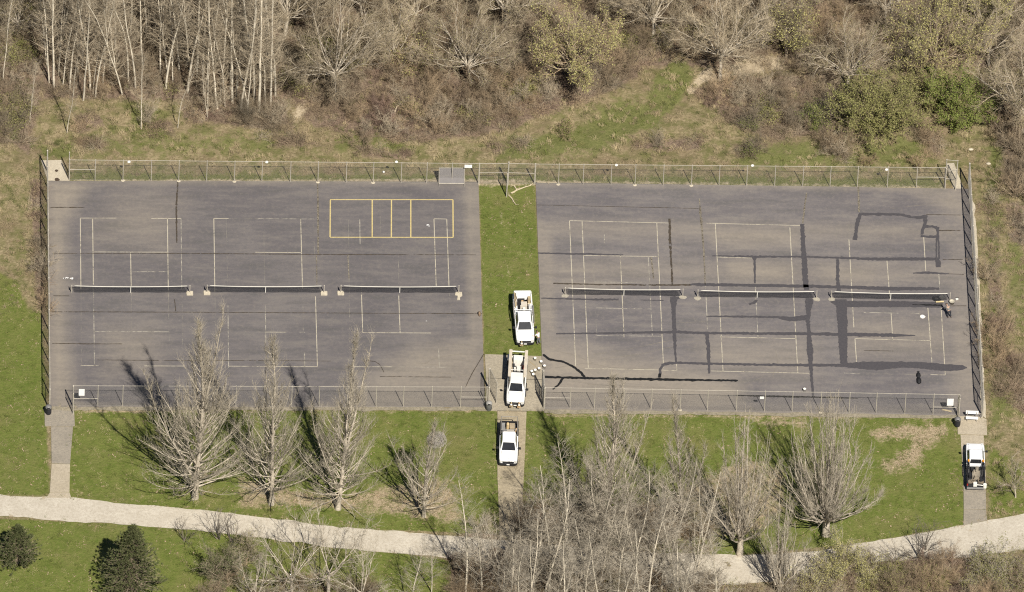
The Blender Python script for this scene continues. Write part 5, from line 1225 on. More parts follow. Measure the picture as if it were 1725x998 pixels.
def bush(seed, H=4.0, R=2.4, n=16, tw=5, sh=8, rad=.035):
    r = np.random.default_rng(seed); t = Tree(); tips = []
    for k in range(n):
        az = k*2.399+r.normal(0, .3); el = math.radians(r.uniform(28, 85)); L = lerp(R, H, math.sin(el))*r.uniform(.7, 1.1)
        P = grow(r, (r.normal(0, .15), r.normal(0, .15), -.05), (math.cos(az)*math.cos(el), math.sin(az)*math.cos(el), math.sin(el)), L, 6, .15, .12); t.add('trunk', P, rad, .01, 4)
        for j in range(sh):
            s = .2+.8*(j+r.random())/sh; f = min(s, .99)*5; i = int(f); q = P[i]+(P[i+1]-P[i])*(f-i); d = nrm(P[i+1]-P[i])
            Q = grow(r, q, nrm(d+perp(d, r)*r.uniform(.5, 1.0)), L*.38*r.uniform(.6, 1.2), 5, .1, .14); t.add('crown', Q, .018, .007, 3); sub(t, r, Q, 4, .4, .01, .8, .1, tw, .4, .007); tips.append(Q[2:])
    t.tips = np.concatenate(tips)
    return t
def leaf_faces(r, C, n, spread, size, sq=.6):
    """n small folded leaves scattered round each point of C"""
    P = np.repeat(C, n, 0)+r.normal(0, spread, (len(C)*n, 3)); m = len(P)
    a = r.normal(0, 1, (m, 3)); a[:, 2] *= .6; a /= np.linalg.norm(a, axis=1, keepdims=True); b = np.cross(a, r.normal(0, 1, (m, 3))); b /= np.linalg.norm(b, axis=1, keepdims=True)
    s = size*r.uniform(.6, 1.4, (m, 1)); V = np.stack([P-a*s, P+b*s*sq, P+a*s, P-b*s*sq], 1).reshape(-1, 3)
    return V, np.arange(m*4).reshape(m, 4)

BARK = flat('pale_grey_bark', (.44, .385, .305), .9, .38, 2.6, rnd=.06)
TWIG = flat('tan_twigs', (.40, .35, .27), .9, .3, .6, rnd=.12)
BARKA = flat('alder_bark', (.55, .49, .385), .9, .25, 1.5, rnd=.12)
TWIGG = flat('grey_twigs', (.41, .342, .245), .9, .25, .5, rnd=.15)
BARKB = flat('brown_bark', (.34, .275, .195), .9, .25, 1.5, rnd=.2)
TWIGB = flat('brown_twigs', (.385, .285, .18), .9, .3, .5, rnd=.2, drift=(.21, .175, .125))
TWIGP = flat('bramble_canes', (.245, .17, .13), .9, .35, .5, rnd=.2, drift=(.33, .26, .17))
STRAW = flat('straw_blades', (.46, .375, .22), .9, .25, .6, rnd=.2, drift=(.33, .255, .155))
BUDS = leafmat('yellow_green_buds', (.26, .235, .085), (.42, .39, .165))
OLIVE = leafmat('olive_leaves', (.15, .15, .05), (.28, .265, .105))
GREEN = leafmat('fresh_green_leaves', (.115, .145, .032), (.21, .235, .066))
NEED = leafmat('dark_needles', (.05, .06, .024), (.135, .145, .062))
LAWN = leafmat('lawn_blades', (.085, .115, .022), (.16, .17, .05))
LITTER = leafmat('dead_leaves', (.24, .17, .10), (.42, .33, .23))

def plant(name, label, cat, t, loc, bark, twig, leaves=None, leafm=None, scale=1.0, rz=0.0, group=None, crown_name='crown'):
    o = thing(name, label, cat, loc, rz, group); o.scale = (scale,)*3
    a = t.mesh('trunk', 'trunk', bark)
    if a: link('trunk', a, o)
    b = t.mesh(crown_name, 'crown', twig)
    if b: link(crown_name, b, o)
    if leaves is not None:
        link('foliage', mesh_from('foliage', leaves[0], [leaves[1]], leafm), o)
    return o
def at(px, py): p = G(px, py); return (p[0], p[1], -.06)

# --- the row of tall bare trees on the lawn between courts and path
plant('bare_tree', 'tallest bare tree of the lawn row, nearest the entrance walk', 'tree', poplar(11, 28.5, 6, 5.0, 215, .35, .045, 2), at(328.5, 838), BARK, TWIG)
plant('bare_tree', 'second bare tree along the lawn row from the entrance walk, with one arching side limb', 'tree', poplar(12, 24.5, 4, 4.0, 150, .29, .07, 1), at(457, 849), BARK, TWIG)
plant('bare_tree', 'third bare tree along the lawn row from the entrance walk', 'tree', poplar(13, 24.3, 5, 4.3, 170, .30, .08, 2), at(569.5, 857), BARK, TWIG)
t4_ = poplar(14, 16.5, 3, 3.6, 66, .22, .08, 1)
plant('bare_tree', 'shorter slim bare tree with a round grey nest in its crown, beside the driveway', 'tree', t4_, at(714, 870), BARK, TWIG)
p = np.array(at(714, 870))+np.array([.95, .1, 11.2]); o = thing('nest', 'round grey twig nest in the slim bare tree beside the driveway', 'nest', tuple(p))
r = np.random.default_rng(5); tn = Tree()
for k in range(620):
    a = r.normal(0, 1, 3); a /= np.linalg.norm(a); c = a*np.array([1.15, 1.15, .75])*r.uniform(.4, 1.0); d = np.cross(a, r.normal(0, 1, 3)); d = nrm(d)
    tn.add('crown', np.array([c-d*.3, c+a*.04, c+d*.3]), .012, .008, 3)
link('twigs', tn.mesh('twigs', 'crown', flat('grey_nest_twigs', (.42,.38,.34), .9, .2)), o)
plant('bare_tree', 'tall twin-stemmed bare tree rising from the thicket beside the driveway', 'tree', poplar(15, 25.0, 5, 5.0, 155, .28, .10, 2), at(1022, 925), BARK, TWIG)
plant('bare_tree', 'slim straight bare tree between the thicket and the patched court fence', 'tree', poplar(16, 20.5, 2, 2.8, 110, .2, .12, 1), at(1144, 905), BARK, TWIG)
plant('bare_tree', 'bare tree of upright stems just beside the broad vase-shaped tree', 'tree', vase(17, 22.5, 22, 4.4, .36, 2.0), at(1246, 935), BARK, TWIG)
plant('bare_tree', 'broad vase-shaped bare tree fanning out from a short bole on the lawn', 'tree', vase(18, 21.5, 38, 6.3, .44, 1.7), at(1391, 901), BARK, TWIG)
plant('bare_tree', 'bare multi-stemmed tree standing on the near side of the path by the budding bush', 'tree', vase(19, 17.0, 11, 2.8, .24, 1.0), at(1312, 1003), BARK, TWIG)
plant('sapling', 'small bare sapling leaning beside the gear truck', 'tree', maple(21, 5.5, 2.2, 6, .09, 0, .07, 4, 0, 6), at(1711, 838), BARK, TWIGG)

# --- thicket of slim trees in front
protoB = [birch(31, 15.5, .13, 54, 3.2), birch(32, 13.5, .11, 48, 3.0), birch(33, 17.0, .14, 58, 3.4), birch(34, 12.0, .10, 44, 3.0)]
TWIGT = flat('thicket_twigs', (.37, .325, .255), .9, .3, .6, rnd=.2)
roots = [plant('thicket_tree', 'slim pale bare tree crowded in the thicket below the driveway', 'tree', t, (0, 0, -.06), BARKA, TWIGT, group='slim bare trees of the thicket') for t in protoB]
spots = [(985,1040),(1008,1015),(1030,1000),(1060,1030),(1090,1060),(1105,985),(1140,1022),(1165,990),(1010,1075),(940,1050),(915,1020),(890,1045),(960,1000),(1125,1075),(1050,1085),(870,1012),(930,1085),(975,1095),(1075,1000),(845,1060),(1200,1085),(1000,965),(1130,955),(1175,960),(1040,960),(905,985),(950,965),(1080,1100),(1150,1100),(1020,1120),(885,1095),(870,960),(925,1005),(995,1000),(1075,960),(1010,940),(1100,940),(1160,1050),(1060,985),(965,1030),(1040,1050),(1110,1020),(895,1010),(860,1040),(1130,1110),(955,1110),(1020,965),(985,930)]
first = {}; GENERIC = {}
def put(roots, k, px, py, label=None, s=1.0, rz=None, rg=random, group=None):
    rt = roots[k % len(roots)]; GENERIC.setdefault(rt.name, (rt['label'], rt.get('group'))); label = label or GENERIC[rt.name][0]; group = group or GENERIC[rt.name][1]; loc = at(px, py); rz = rg.uniform(0, 6.28) if rz is None else rz
    if rt.name not in first:
        first[rt.name] = 1; rt.location = loc; rt.rotation_euler.z = rz; rt.scale = (s,)*3
        if label: rt['label'] = label
        if group: rt['group'] = group
        return rt
    return copy_thing(rt, loc, rz, label, s, group)
ORD = 'first second third fourth fifth sixth seventh eighth ninth tenth eleventh twelfth thirteenth fourteenth fifteenth sixteenth seventeenth eighteenth nineteenth twentieth twenty-first twenty-second twenty-third twenty-fourth twenty-fifth twenty-sixth twenty-seventh twenty-eighth twenty-ninth thirtieth thirty-first thirty-second thirty-third'.split()
def row_labels(pts, rows, head, tail):
    """label for each point: its row (by depth) and its place along the row from a landmark"""
    out = {}
    for (lo, hi, nm) in rows:
        for i, q in enumerate(sorted(q for q in pts if lo <= q[1] < hi)): out[q] = '%s, %s %s in the %s' % (head, ORD[i], tail, nm)
    return out
LBT = row_labels(spots, [(-999, 985, 'row nearest the courts'), (985, 1045, 'middle row'), (1045, 9999, 'row farthest from the courts')], 'slim pale thicket tree', 'from the driveway')
for k, (x, y) in enumerate(spots):
    put(roots, k, x, y, LBT[(x, y)], s=random.uniform(.85, 1.18))
for k, (x, y, s, lb) in enumerate([(815,1020,1.05,'slim bare tree at the thicket edge over the path below the driveway'), (783,1010,.95,'slim bare tree with a kinked stem beside the path, outermost of the thicket'), (727,998,.72,'single thin bare stem on the grass between the two thickets'), (693,1030,.7,'thin bare stem beside the single one on the near grass')]):
    put(roots, k+1, x, y, lb, s, group='slim bare trees by the near path')
# near-left group of bare trees along the bottom edge
protoM = [maple(41, 9.5, 4.8, 9, .18, .05, .10, 4, 0, 6), maple(42, 11.0, 4.6, 9, .19, .0, .09, 4, 0, 6), maple(43, 8.0, 4.4, 8, .16, .08, .12, 4, 0, 6)]
rootsM = [plant('spreading_tree', 'x', 'tree', t, (0, 0, -.06), BARK, TWIG, group='spreading bare trees at the near edge') for t in protoM]
for k, (x, y, s, lb) in enumerate([(492,1010,1.15,'spreading bare tree whose crown crosses the path below the second lawn tree'), (552,1005,1.2,'spreading bare tree whose crown crosses the path below the third lawn tree'), (430,1030,1.0,'low spreading bare tree beside the brown evergreen clump at the near edge'), (610,1025,.95,'low spreading bare tree at the end of the near clump towards the single thin stem'),
      (840,985,1.0,'spreading bare tree overhanging the foot of the driveway')]):
    put(rootsM, k, x, y, lb, s)
protoS = [bush(51, 3.8, 1.2, 7, 2, 4, .05), bush(52, 4.6, 1.5, 8, 2, 4, .055)]
SHRB = flat('dark_shrub_bark', (.17, .145, .115), .9, .25, 1.5)
rootsS = [plant('bare_shrub', 'x', 'shrub', t, (0, 0, -.06), SHRB, SHRB, group='bare shrubs beside the path') for t in protoS]
for k, (x, y, s, lb) in enumerate([(312,910,.9,'single bare shrub at the path edge between the pine and the first lawn tree'), (366,908,.95,'bare shrub at the path edge, first of a close pair'), (393,915,1.2,'taller bare shrub at the path edge, second of a close pair'), (1548,942,1.25,'dark bare shrub with fanned stems on the path edge by the slab walk'), (1508,945,.9,'smaller bare shrub on the path edge next to the dark fanned one'), (1560,925,.8,'thin bare shrub standing in the path edge by the lawn'), (868,880,.9,'bare shrub at the foot of the driveway'), (1330,975,1.2,'bare shrub between path and the budding bush')]):
    put(rootsS, k, x, y, lb, s)

# --- pines on the near grass
def pine(seed, H, R, n=420):
    r = np.random.default_rng(seed); t = Tree()
    t.add('trunk', np.array([[0, 0, -.1], [0, 0, H*.5], [0.05, 0, H*.97]]), .16, .03, 7); C = []; D = []
    for k in range(n):
        u = (k+.5)/n; z = H*(.06+.93*u); rr = R*min(1.0, 1.25*(1-u)**.75)*(.52+.62*r.random()); az = k*2.399+r.normal(0, .25)
        q = np.array([0, 0, z*.92]); e = np.array([math.cos(az)*rr, math.sin(az)*rr, z+.25*rr*r.uniform(-.2, 1)]); 
        t.add('trunk', np.array([q, (q+e)/2-np.array([0, 0, .05]), e]), .028, .01, 3)
        for w in (1.0, .8, .58): C.append(q+(e-q)*w+r.normal(0, .09, 3)); D.append(nrm(e-q+np.array([0, 0, .5])))
    C = np.array(C); D = np.array(D); m = 17
    P = np.repeat(C, m, 0); A = np.repeat(D, m, 0)*.9+r.normal(0, .62, (len(P), 3)); A /= np.linalg.norm(A, axis=1, keepdims=True); B = np.cross(A, r.normal(0, 1, (len(P), 3))); B /= np.linalg.norm(B, axis=1, keepdims=True)
    L = r.uniform(.16, .30, (len(P), 1)); w = .024
    V = np.stack([P-B*w, P+B*w, P+A*L+B*w*.4, P+A*L-B*w*.4], 1).reshape(-1, 3)
    return t, (V, np.arange(len(V)).reshape(-1, 4))
t, lv = pine(61, 5.4, 2.2, 340); plant('pine_tree', 'smaller round dark pine on the near grass', 'tree', t, at(30, 948), BARKB, TWIGB, lv, NEED)
t, lv = pine(62, 10.2, 3.3, 620); plant('pine_tree', 'larger dark pine on the near grass below the path', 'tree', t, at(221, 1003), BARKB, TWIGB, lv, NEED)
# dark evergreen clump and leafy bushes near the bottom edge
def leafy(seed, H, R, n, per, spread, size, sh=8):
    t = bush(seed, H, R, n, 4, sh); r = np.random.default_rng(seed+1); C = t.tips[r.permutation(len(t.tips))]
    return t, leaf_faces(r, C, per, spread, size)
def low_bush(px, py, seed, H, R, n, per, spread, size, label, twig, leafm, name='bush'):
    t, lv = leafy(seed, H, R, n, per, spread, size); return plant(name, label, 'bush', t, at(px, py), BARKB, twig, lv, leafm)
low_bush(372, 980, 71, 4.2, 2.8, 20, 12, .18, .06, 'half-bare dark green bush at the near edge beside the close pair of bare shrubs', TWIGG, NEED)
low_bush(418, 945, 72, 3.2, 2.0, 14, 3, .2, .055, 'half-bare brownish bush just below the path beside the close pair of bare shrubs', TWIGG, OLIVE)
low_bush(1425, 975, 73, 4.6, 3.6, 26, 15, .2, .065, 'olive budding bush below the broad vase-shaped tree, across the path', TWIG, BUDS)
low_bush(1375, 1005, 74, 4.0, 3.2, 20, 8, .22, .06, 'thin budding bush by the multi-stemmed tree at the near edge', TWIG, BUDS)
low_bush(1672, 985, 75, 4.8, 3.6, 24, 9, .22, .06, 'broad grey-green bush reaching over the path below the slab walk', TWIG, OLIVE)
low_bush(1560, 990, 76, 2.6, 3.0, 20, 2, .22, .055, 'low brown bush below the dark fanned shrub at the near edge', TWIGB, OLIVE)
low_bush(1500, 1000, 77, 3.0, 3.0, 20, 3, .22, .055, 'low brown-green bush between the budding bush and the low brown one', TWIGB, OLIVE)
low_bush(1722, 1000, 78, 3.2, 2.6, 18, 2, .22, .055, 'dark brown bush in the near corner past the broad grey-green bush', TWIGB, GREEN)
low_bush(1120, 1040, 79, 3.0, 3.0, 18, 8, .22, .055, 'budding green undergrowth bush beneath the thicket', TWIGB, BUDS)

# --- woodland beyond the courts
protoA = [pole_tree(81, 23, .145, .04, 70, .2, 2.6), pole_tree(82, 20, .105, .05, 64, .18, 2.4), pole_tree(83, 25, .16, .04, 74, .25, 2.8), pole_tree(84, 18, .10, .06, 60, .15, 2.2), pole_tree(85, 21, .12, .05, 64, .2, 2.4), pole_tree(86, 16, .085, .07, 56, .12, 2.0)]  # crowns mostly out of view, made dense to shade the stand floor
rootsA = [plant('stand_tree', 'slim pale trunk deep inside the dense stand, behind its front edge', 'tree', t, (0, 0, -.06), BARKA, TWIGG, group='tall pale trunks of the dense stand') for t in protoA]
standpts = [(278,150),(292,140),(314,158),(322,140),(343,160),(358,150),(366,182),(386,150),(398,168),(402,148),(414,196),(424,160),(436,188),(446,170),(455,178),(462,160),(462,140),(119,150),(131,130),(150,150),(173,140),(196,135),(215,140),(98,128),(84,140),(92,147),(104,143),(113,110),(123,138),(140,170),(162,163),(158,158),(184,122),(206,158),(228,148),(239,118),(250,74),(270,125),(283,128),(303,120),(330,148),(350,185),(372,170),(381,178),(391,172),(407,188),(420,180),(430,172),(441,150),(448,130),(300,215),(349,198),(133,98),(172,70),(218,60),(197,92),(262,60),(318,70),(335,95),(362,110),(398,120),(413,95),(286,40),(235,20),(190,10),(150,30),(120,40),(340,20),(378,45),(425,50),(452,80),(308,10),(265,-10),(210,-20),(165,-15),(130,-8),(100,30),(400,-5),(440,0),(355,-25),(320,-40),(290,-55),(245,-60),(185,-55),(140,-50),(385,-60),(420,-45),(460,-30),(110,-40),(225,-90),(275,-95),(330,-95),(160,-95),(380,-100)]
front = sorted([q for q in standpts if q[1] >= 125]); rank = {q: i for i, q in enumerate(front)}
rst = np.random.default_rng(23)
for q in [(rst.uniform(75, 470), rst.uniform(-95, 118)) for _ in range(85)]: standpts.append(q)
LBS = row_labels([q for q in standpts if q not in rank], [(88, 125, 'second row of the stand'), (50, 88, 'third row of the stand'), (15, 50, 'fourth row of the stand')], 'slim pale trunk', 'from the brown scrub')
for k, (x, y) in enumerate(standpts):
    lb = LBS.get((x, y))
    if (x, y) in rank:
        i = rank[(x, y)]; n = len(front)
        lb = 'tall pale trunk, %s from the brown scrub along the front of the stand' % ORD[i] if i < n//2 else 'tall pale trunk, %s from the wheel-limbed tree along the front of the stand' % ORD[n-1-i]
    put(rootsA, k*3+k//5, x+random.uniform(-2, 2), y, lb, s=(random.uniform(.74, 1.06) if k < 80 else random.uniform(.58, .98))*(.55 if y > 192 else 1.0))
for k, (x, y, s, lb) in enumerate([(113,222,.42,'thin dead stem standing alone on the grass nearest the concrete pad'), (50,205,.42,'thin dead stem in the brown scrub outside the dense stand'), (238,215,.45,'thin stem standing on the grass below the pale bare patch'), (5,135,.6,'slender stem in the brown scrub farthest out from the dense stand'), (350,190,.5,'short forked stem at the foot of the dense stand')]):
    put(rootsA, k, x, y, lb, s, group='thin stems around the dense stand')
# bare spreading trees
protoW = [maple(91, 12.0, 5.0, 20, .24, .02, .10, 6, 0, 9), maple(92, 11.0, 5.2, 19, .22, .05, .12, 6, 0, 9), maple(93, 12.5, 4.6, 20, .22, -.02, .09, 6, 0, 9), maple(94, 9.0, 4.2, 17, .18, .03, .12, 6, 0, 8)]
WL = 'bare rounded tree of pale branches in the wood beyond the courts'
TWIGW = flat('wood_twigs', (.43, .355, .245), .9, .3, .6, rnd=.15)
HAZE = leafmat('olive_buds', (.19, .175, .075), (.31, .285, .13))
rootsW = [plant('wood_tree', WL, 'tree', t, (0, 0, -.06), BARK, TWIGW, leaf_faces(np.random.default_rng(k), t.tips, 3, .25, .055) if k % 2 else None, HAZE, group='bare rounded trees of the wood') for k, t in enumerate(protoW)]
named = [(563,160,1.15,'large bare tree with wheel-like pale limbs near the dense stand'), (795,140,1.05,'round bare tree with radiating limbs above the brambles behind the rebound board'), (1213,135,1.05,'round bare tree with radiating limbs beside the pale bare hillside patch'), (1427,150,1.1,'round bare tree with thick pale limbs above the olive bush'), (1722,225,1.25,'wide bare tree spreading in from the outer edge beyond the narrow gateway'), (655,115,.9,'smaller bare tree between the wheel-limbed tree and the round bramble tree'), (1285,80,.9,'bare budding tree just above the pale bare hillside patch'), (1665,110,.95,'bare tree beyond the bright green bush')]
for k, (x, y, s, lb) in enumerate(named): put(rootsW, k if k != 4 else 1, x, y, lb, s, group='larger bare trees at the wood edge')
woodpts = [(480,60),(520,20),(610,30),(700,50),(745,10),(850,40),(880,-20),(1050,30),(1100,70),(1150,10),(1340,30),(1380,-20),(1490,40),(1540,-30),(1640,20),(1700,40),(470,-40),(580,-50),(680,-60),(780,-70),(1010,-60),(1120,-70),(1240,-50),(1310,-80),(1440,-80),(1600,-90),(1700,-60),(840,-110),(930,-100),(640,-120),(540,-120),(30,60),(10,-30),(50,-60),(1180,-120),(1380,-130)]
LBW = row_labels(woodpts, [(15, 999, 'front row of the wood'), (-45, 15, 'middle row of the wood'), (-999, -45, 'back row of the wood')], 'bare rounded tree', 'from the outer brown scrub')
for k, (x, y) in enumerate(woodpts):
    put(rootsW, k, x, y, LBW[(x, y)], s=random.uniform(.72, 1.05), rz=random.uniform(0, 6.28))
# brown saplings and shrubs
protoT = [bush(101, 3.4, 2.2, 15, 5, 7, .03)]
rootsT = [plant('dark_shrub', 'x', 'shrub', t, (0, 0, -.06), BARKB, TWIGB, group='dark shrubs past the outer fence') for t in protoT]
for k, (x, y, s, lb) in enumerate([(1712,330,1.3,'dark leafless shrub past the outer fence, highest of the dark ones'), (1716,255,1.5,'big dark leafless shrub at the outer edge beyond the gateway'), (1664,560,.7,'low dark shrub beside the kerb halfway down the outer fence'), (1662,470,.8,'low dark shrub beside the kerb across from the long black board'), (1668,620,.6,'lowest dark shrub beside the kerb of the outer fence')]):
    put(rootsT, k, x, y, lb, s, group='dark shrubs past the outer fence')
for k, (pts, w, lb) in enumerate([([(1362,110),(1378,104),(1395,98),(1408,96)], .16, 'pale fallen log on the bare hillside patch above the olive bush'), ([(665,189),(668,181),(671,174)], .1, 'short pale snag leaning among the brambles')]):
    Pp = [G(*q, .75-.1*i) for i, q in enumerate(pts)]; mm = MB(); mm.tube(Pp, [w*(1-.18*i) for i in range(len(Pp))], 7)
    for i in range(1, len(Pp)): mm.tube([Pp[i], Pp[i]+np.array([.5, .4, .35])*(1 if i % 2 else -1)*np.array([1, 1, (1 if i % 2 else -1)])], [.05, .02], 5)
    tag(mm.build('fallen_log', BARKP, None, True), lb, 'log')
# leafing trees and bushes
def budding(px, py, seed, H, R, n, per, label, leafm, size=.085, spread=.26):
    t = maple(seed, H, R, n, .2, .0, .12, 4, 0, 9); r = np.random.default_rng(seed); lv = leaf_faces(r, t.tips, per, spread, size)
    return plant('leafing_tree', label, 'tree', t, at(px, py), BARKB, TWIGB, lv, leafm)
budding(965, 150, 111, 13.0, 5.0, 20, 13, 'large yellow-green leafing tree beyond the end of the grass strip', BUDS)
budding(1575, 140, 112, 13.0, 5.0, 20, 13, 'large yellow-green leafing tree above the bright green bush', BUDS)
budding(1655, 70, 113, 9.0, 3.4, 14, 10, 'smaller yellow-green leafing tree beside the large one above the green bush', BUDS)
budding(1325, 95, 114, 9.0, 3.6, 14, 7, 'thinly leafing olive tree above the pale bare hillside patch', BUDS)
budding(700, 120, 115, 7.0, 3.0, 9, 4, 'thinly leafing small tree beside the round tree above the brambles', BUDS)
t, lv = leafy(121, 6.6, 4.5, 34, 22, .2, .085, 11); plant('leafy_bush', 'big rounded olive bush beyond the far fence of the patched court', 'bush', t, at(1475, 226), BARKB, TWIGB, lv, OLIVE)
t, lv = leafy(122, 6.0, 3.4, 28, 22, .2, .085, 10); plant('leafy_bush', 'bright green bush next to the big olive one', 'bush', t, at(1607, 205), BARKB, TWIGB, lv, GREEN)
t, lv = leafy(123, 4.0, 2.4, 18, 14, .25, .08, 8); plant('leafy_bush', 'greenish bush between the olive bush and the bright green one', 'bush', t, at(1550, 175), BARKB, TWIGB, lv, OLIVE)
t, lv = leafy(124, 2.8, 1.7, 16, 10, .2, .06, 8); plant('leafy_bush', 'small green bush at the foot of the brown shrubs beside the big olive bush', 'bush', t, at(1372, 212), BARKB, TWIGB, lv, GREEN)
t, lv = leafy(125, 1.7, 1.0, 12, 9, .14, .05, 6); plant('leafy_bush', 'small dark green bush alone on the grass beyond the grass strip', 'bush', t, at(955, 228), BARKB, TWIGB, lv, GREEN)
t, lv = leafy(126, 1.5, 1.2, 12, 6, .14, .05, 6); plant('leafy_bush', 'small dark bush on the grass below the brown shrubs', 'bush', t, at(1265, 262), BARKB, TWIGB, lv, GREEN)
t, lv = leafy(127, 1.3, 1.0, 12, 6, .14, .05, 6); plant('leafy_bush', 'low dark bush near the small one on the grass below the brown shrubs', 'bush', t, at(1262, 215), BARKB, TWIGB, lv, GREEN)
t, lv = leafy(128, 1.4, 1.2, 10, 5, .14, .05, 6); plant('leafy_bush', 'low scraggly green bush just beyond the fence by the narrow gateway', 'bush', t, at(1545, 281), BARKB, TWIGB, lv, OLIVE)
t, lv = leafy(129, 1.2, .9, 10, 5, .14, .05, 6); plant('leafy_bush', 'low scraggly dark bush beyond the fence below the big olive bush', 'bush', t, at(1462, 275), BARKB, TWIGB, lv, OLIVE)

# ------------------------------------------------------------------ scattered ground cover (masses nobody could count)
def scatter(name, label, protos, P, rot, sc, which):
    """copies of the proto meshes on the points P as one object"""
    me = bpy.data.meshes.new(name); me.vertices.add(len(P)); me.vertices.foreach_set('co', np.asarray(P, np.float32).ravel())
    for nm, ty, dat in (('turn', 'FLOAT', rot), ('size', 'FLOAT', sc), ('which', 'INT', which)):
        a = me.attributes.new(nm, ty, 'POINT'); a.data.foreach_set('value', np.asarray(dat, np.float32 if ty == 'FLOAT' else np.int32))
    o = link(name, me, kind='stuff', label=label)
    ng = bpy.data.node_groups.new(name, 'GeometryNodeTree')
    ng.interface.new_socket('Geometry', in_out='INPUT', socket_type='NodeSocketGeometry'); ng.interface.new_socket('Geometry', in_out='OUTPUT', socket_type='NodeSocketGeometry')
    gi = ng.nodes.new('NodeGroupInput'); go = ng.nodes.new('NodeGroupOutput'); jn = ng.nodes.new('GeometryNodeJoinGeometry')
    def na(nm, ty):
        n = ng.nodes.new('GeometryNodeInputNamedAttribute'); n.data_type = ty; n.inputs['Name'].default_value = nm
        return n.outputs[0]
    w = na('which', 'INT'); tu = na('turn', 'FLOAT'); si = na('size', 'FLOAT')
    cx = ng.nodes.new('ShaderNodeCombineXYZ'); ng.links.new(tu, cx.inputs[2])
    for k, pm in enumerate(protos):
        po = bpy.data.objects.new(name+'_kind', pm)
        oi = ng.nodes.new('GeometryNodeObjectInfo'); oi.inputs['Object'].default_value = po
        cmp_ = ng.nodes.new('FunctionNodeCompare'); cmp_.data_type = 'INT'; cmp_.operation = 'EQUAL'; ng.links.new(w, cmp_.inputs[2]); cmp_.inputs[3].default_value = k
        ip = ng.nodes.new('GeometryNodeInstanceOnPoints')
        ng.links.new(gi.outputs[0], ip.inputs['Points']); ng.links.new(cmp_.outputs[0], ip.inputs['Selection']); ng.links.new(oi.outputs['Geometry'], ip.inputs['Instance'])
        ng.links.new(cx.outputs[0], ip.inputs['Rotation']); ng.links.new(si, ip.inputs['Scale']); ng.links.new(ip.outputs[0], jn.inputs[0])
    ng.links.new(jn.outputs[0], go.inputs[0])
    o.modifiers.new('cover', 'NODES').node_group = ng
    return o
def sample(zn, n, box, thr=.5, seed=0, avoid=()):
    r = np.random.default_rng(seed); P = np.stack([r.uniform(box[0], box[2], n), r.uniform(box[1], box[3], n)], 1)
    z = zone(zn, P) if zn else np.ones(n)
    P = P[z*r.uniform(.6, 1.2, n) > thr]
    for poly in HARD+list(avoid): P = P[~inside(P, poly)]
    return np.array([G(*p, -.06) for p in P])
HARD = [[(66,268),(108,268),(120,303),(808,303),(903,306),(1592,314),(1593,274),(1610,273),(1640,318),(1662,735),(1663,885),(1725,860),(1790,855),(1790,918),(1620,944),(1450,952),(1340,977),(1100,987),(900,962),(740,940),(560,924),(400,904),(200,885),(0,872),(-60,870),(-60,832),(0,833),(80,834),(74,690),(78,560),(72,300)]]
# the courts, path and walks as one outline cannot hold the lawns: list the hard ground piece by piece
HARD = [[(76,300),(806,303),(818,692),(80,692)],[(901,304),(1632,312),(1662,708),(912,697)],[(814,597),(914,598),(918,694),(820,694)],[(834,690),(890,690),(886,860),(866,910),(838,905)],[(72,686),(128,686),(126,720),(124,842),(76,842)],[(66,268),(106,268),(120,306),(76,306)],
        [(1611,700),(1665,700),(1664,885),(1616,890)],[(1632,318),(1646,330),(1668,708),(1650,708)],[(1590,273),(1612,272),(1642,320),(1592,320)],[(-60,832),(0,833),(120,836),(320,855),(480,874),(720,898),(900,913),(1200,933),(1380,926),(1530,900),(1660,874),(1790,855),(1790,918),(1620,944),(1450,952),(1340,977),(1250,988),(1100,987),(900,962),(740,940),(560,924),(320,895),(0,872),(-60,870)]]
def tangle(seed, n, R, H, rad, mat, arch=.8):
    r = np.random.default_rng(seed); t = Tree()
    for k in range(n):
        az = r.uniform(0, 6.28); el = math.radians(r.uniform(15, 80)); L = r.uniform(.5, 1.0)*H*1.6
        P = grow(r, (r.normal(0, R*.4), r.normal(0, R*.4), -.05), (math.cos(az)*math.cos(el), math.sin(az)*math.cos(el), math.sin(el)), L, 5, -arch, .16); t.add('crown', P, rad, rad*.5, 3)
        for j in range(3):
            i = r.integers(1, 4); t.add('crown', grow(r, P[i], nrm(P[i+1]-P[i]+r.normal(0, .6, 3)), L*.35, 3, -.2, .15), rad*.6, rad*.3, 3)
    return t.mesh('tangle', 'crown', mat)
def tuft(seed, n, R, H, w, mat, droop=.5):
    r = np.random.default_rng(seed); az = r.uniform(0, 6.28, n); b = np.stack([r.normal(0, R*.45, n), r.normal(0, R*.45, n), np.zeros(n)], 1)
    out = np.stack([np.cos(az), np.sin(az), np.zeros(n)], 1); h = H*r.uniform(.5, 1.0, n)[:, None]; up = np.array([0, 0, 1.0]); side = np.cross(out, up)*w
    m = b+out*h*.35*droop+up*h*.7; e = b+out*h*1.0*droop+up*h*r.uniform(.5, 1.0, n)[:, None]
    V = np.stack([b-side, b+side, m+side*.8, m-side*.8, e+side*.2, e-side*.2], 1).reshape(-1, 3); i = np.arange(n)[:, None]*6
    return mesh_from('tuft', V, [np.concatenate([i+np.array([[0, 1, 2, 3]]), i+np.array([[3, 2, 4, 5]])])], mat)
def spread(n, seed, lo, hi, kinds):
    r = np.random.default_rng(seed); return r.uniform(0, 6.28, n), r.uniform(lo, hi, n), r.integers(0, kinds, n)
ALL = (-60, -100, 1790, 1130)
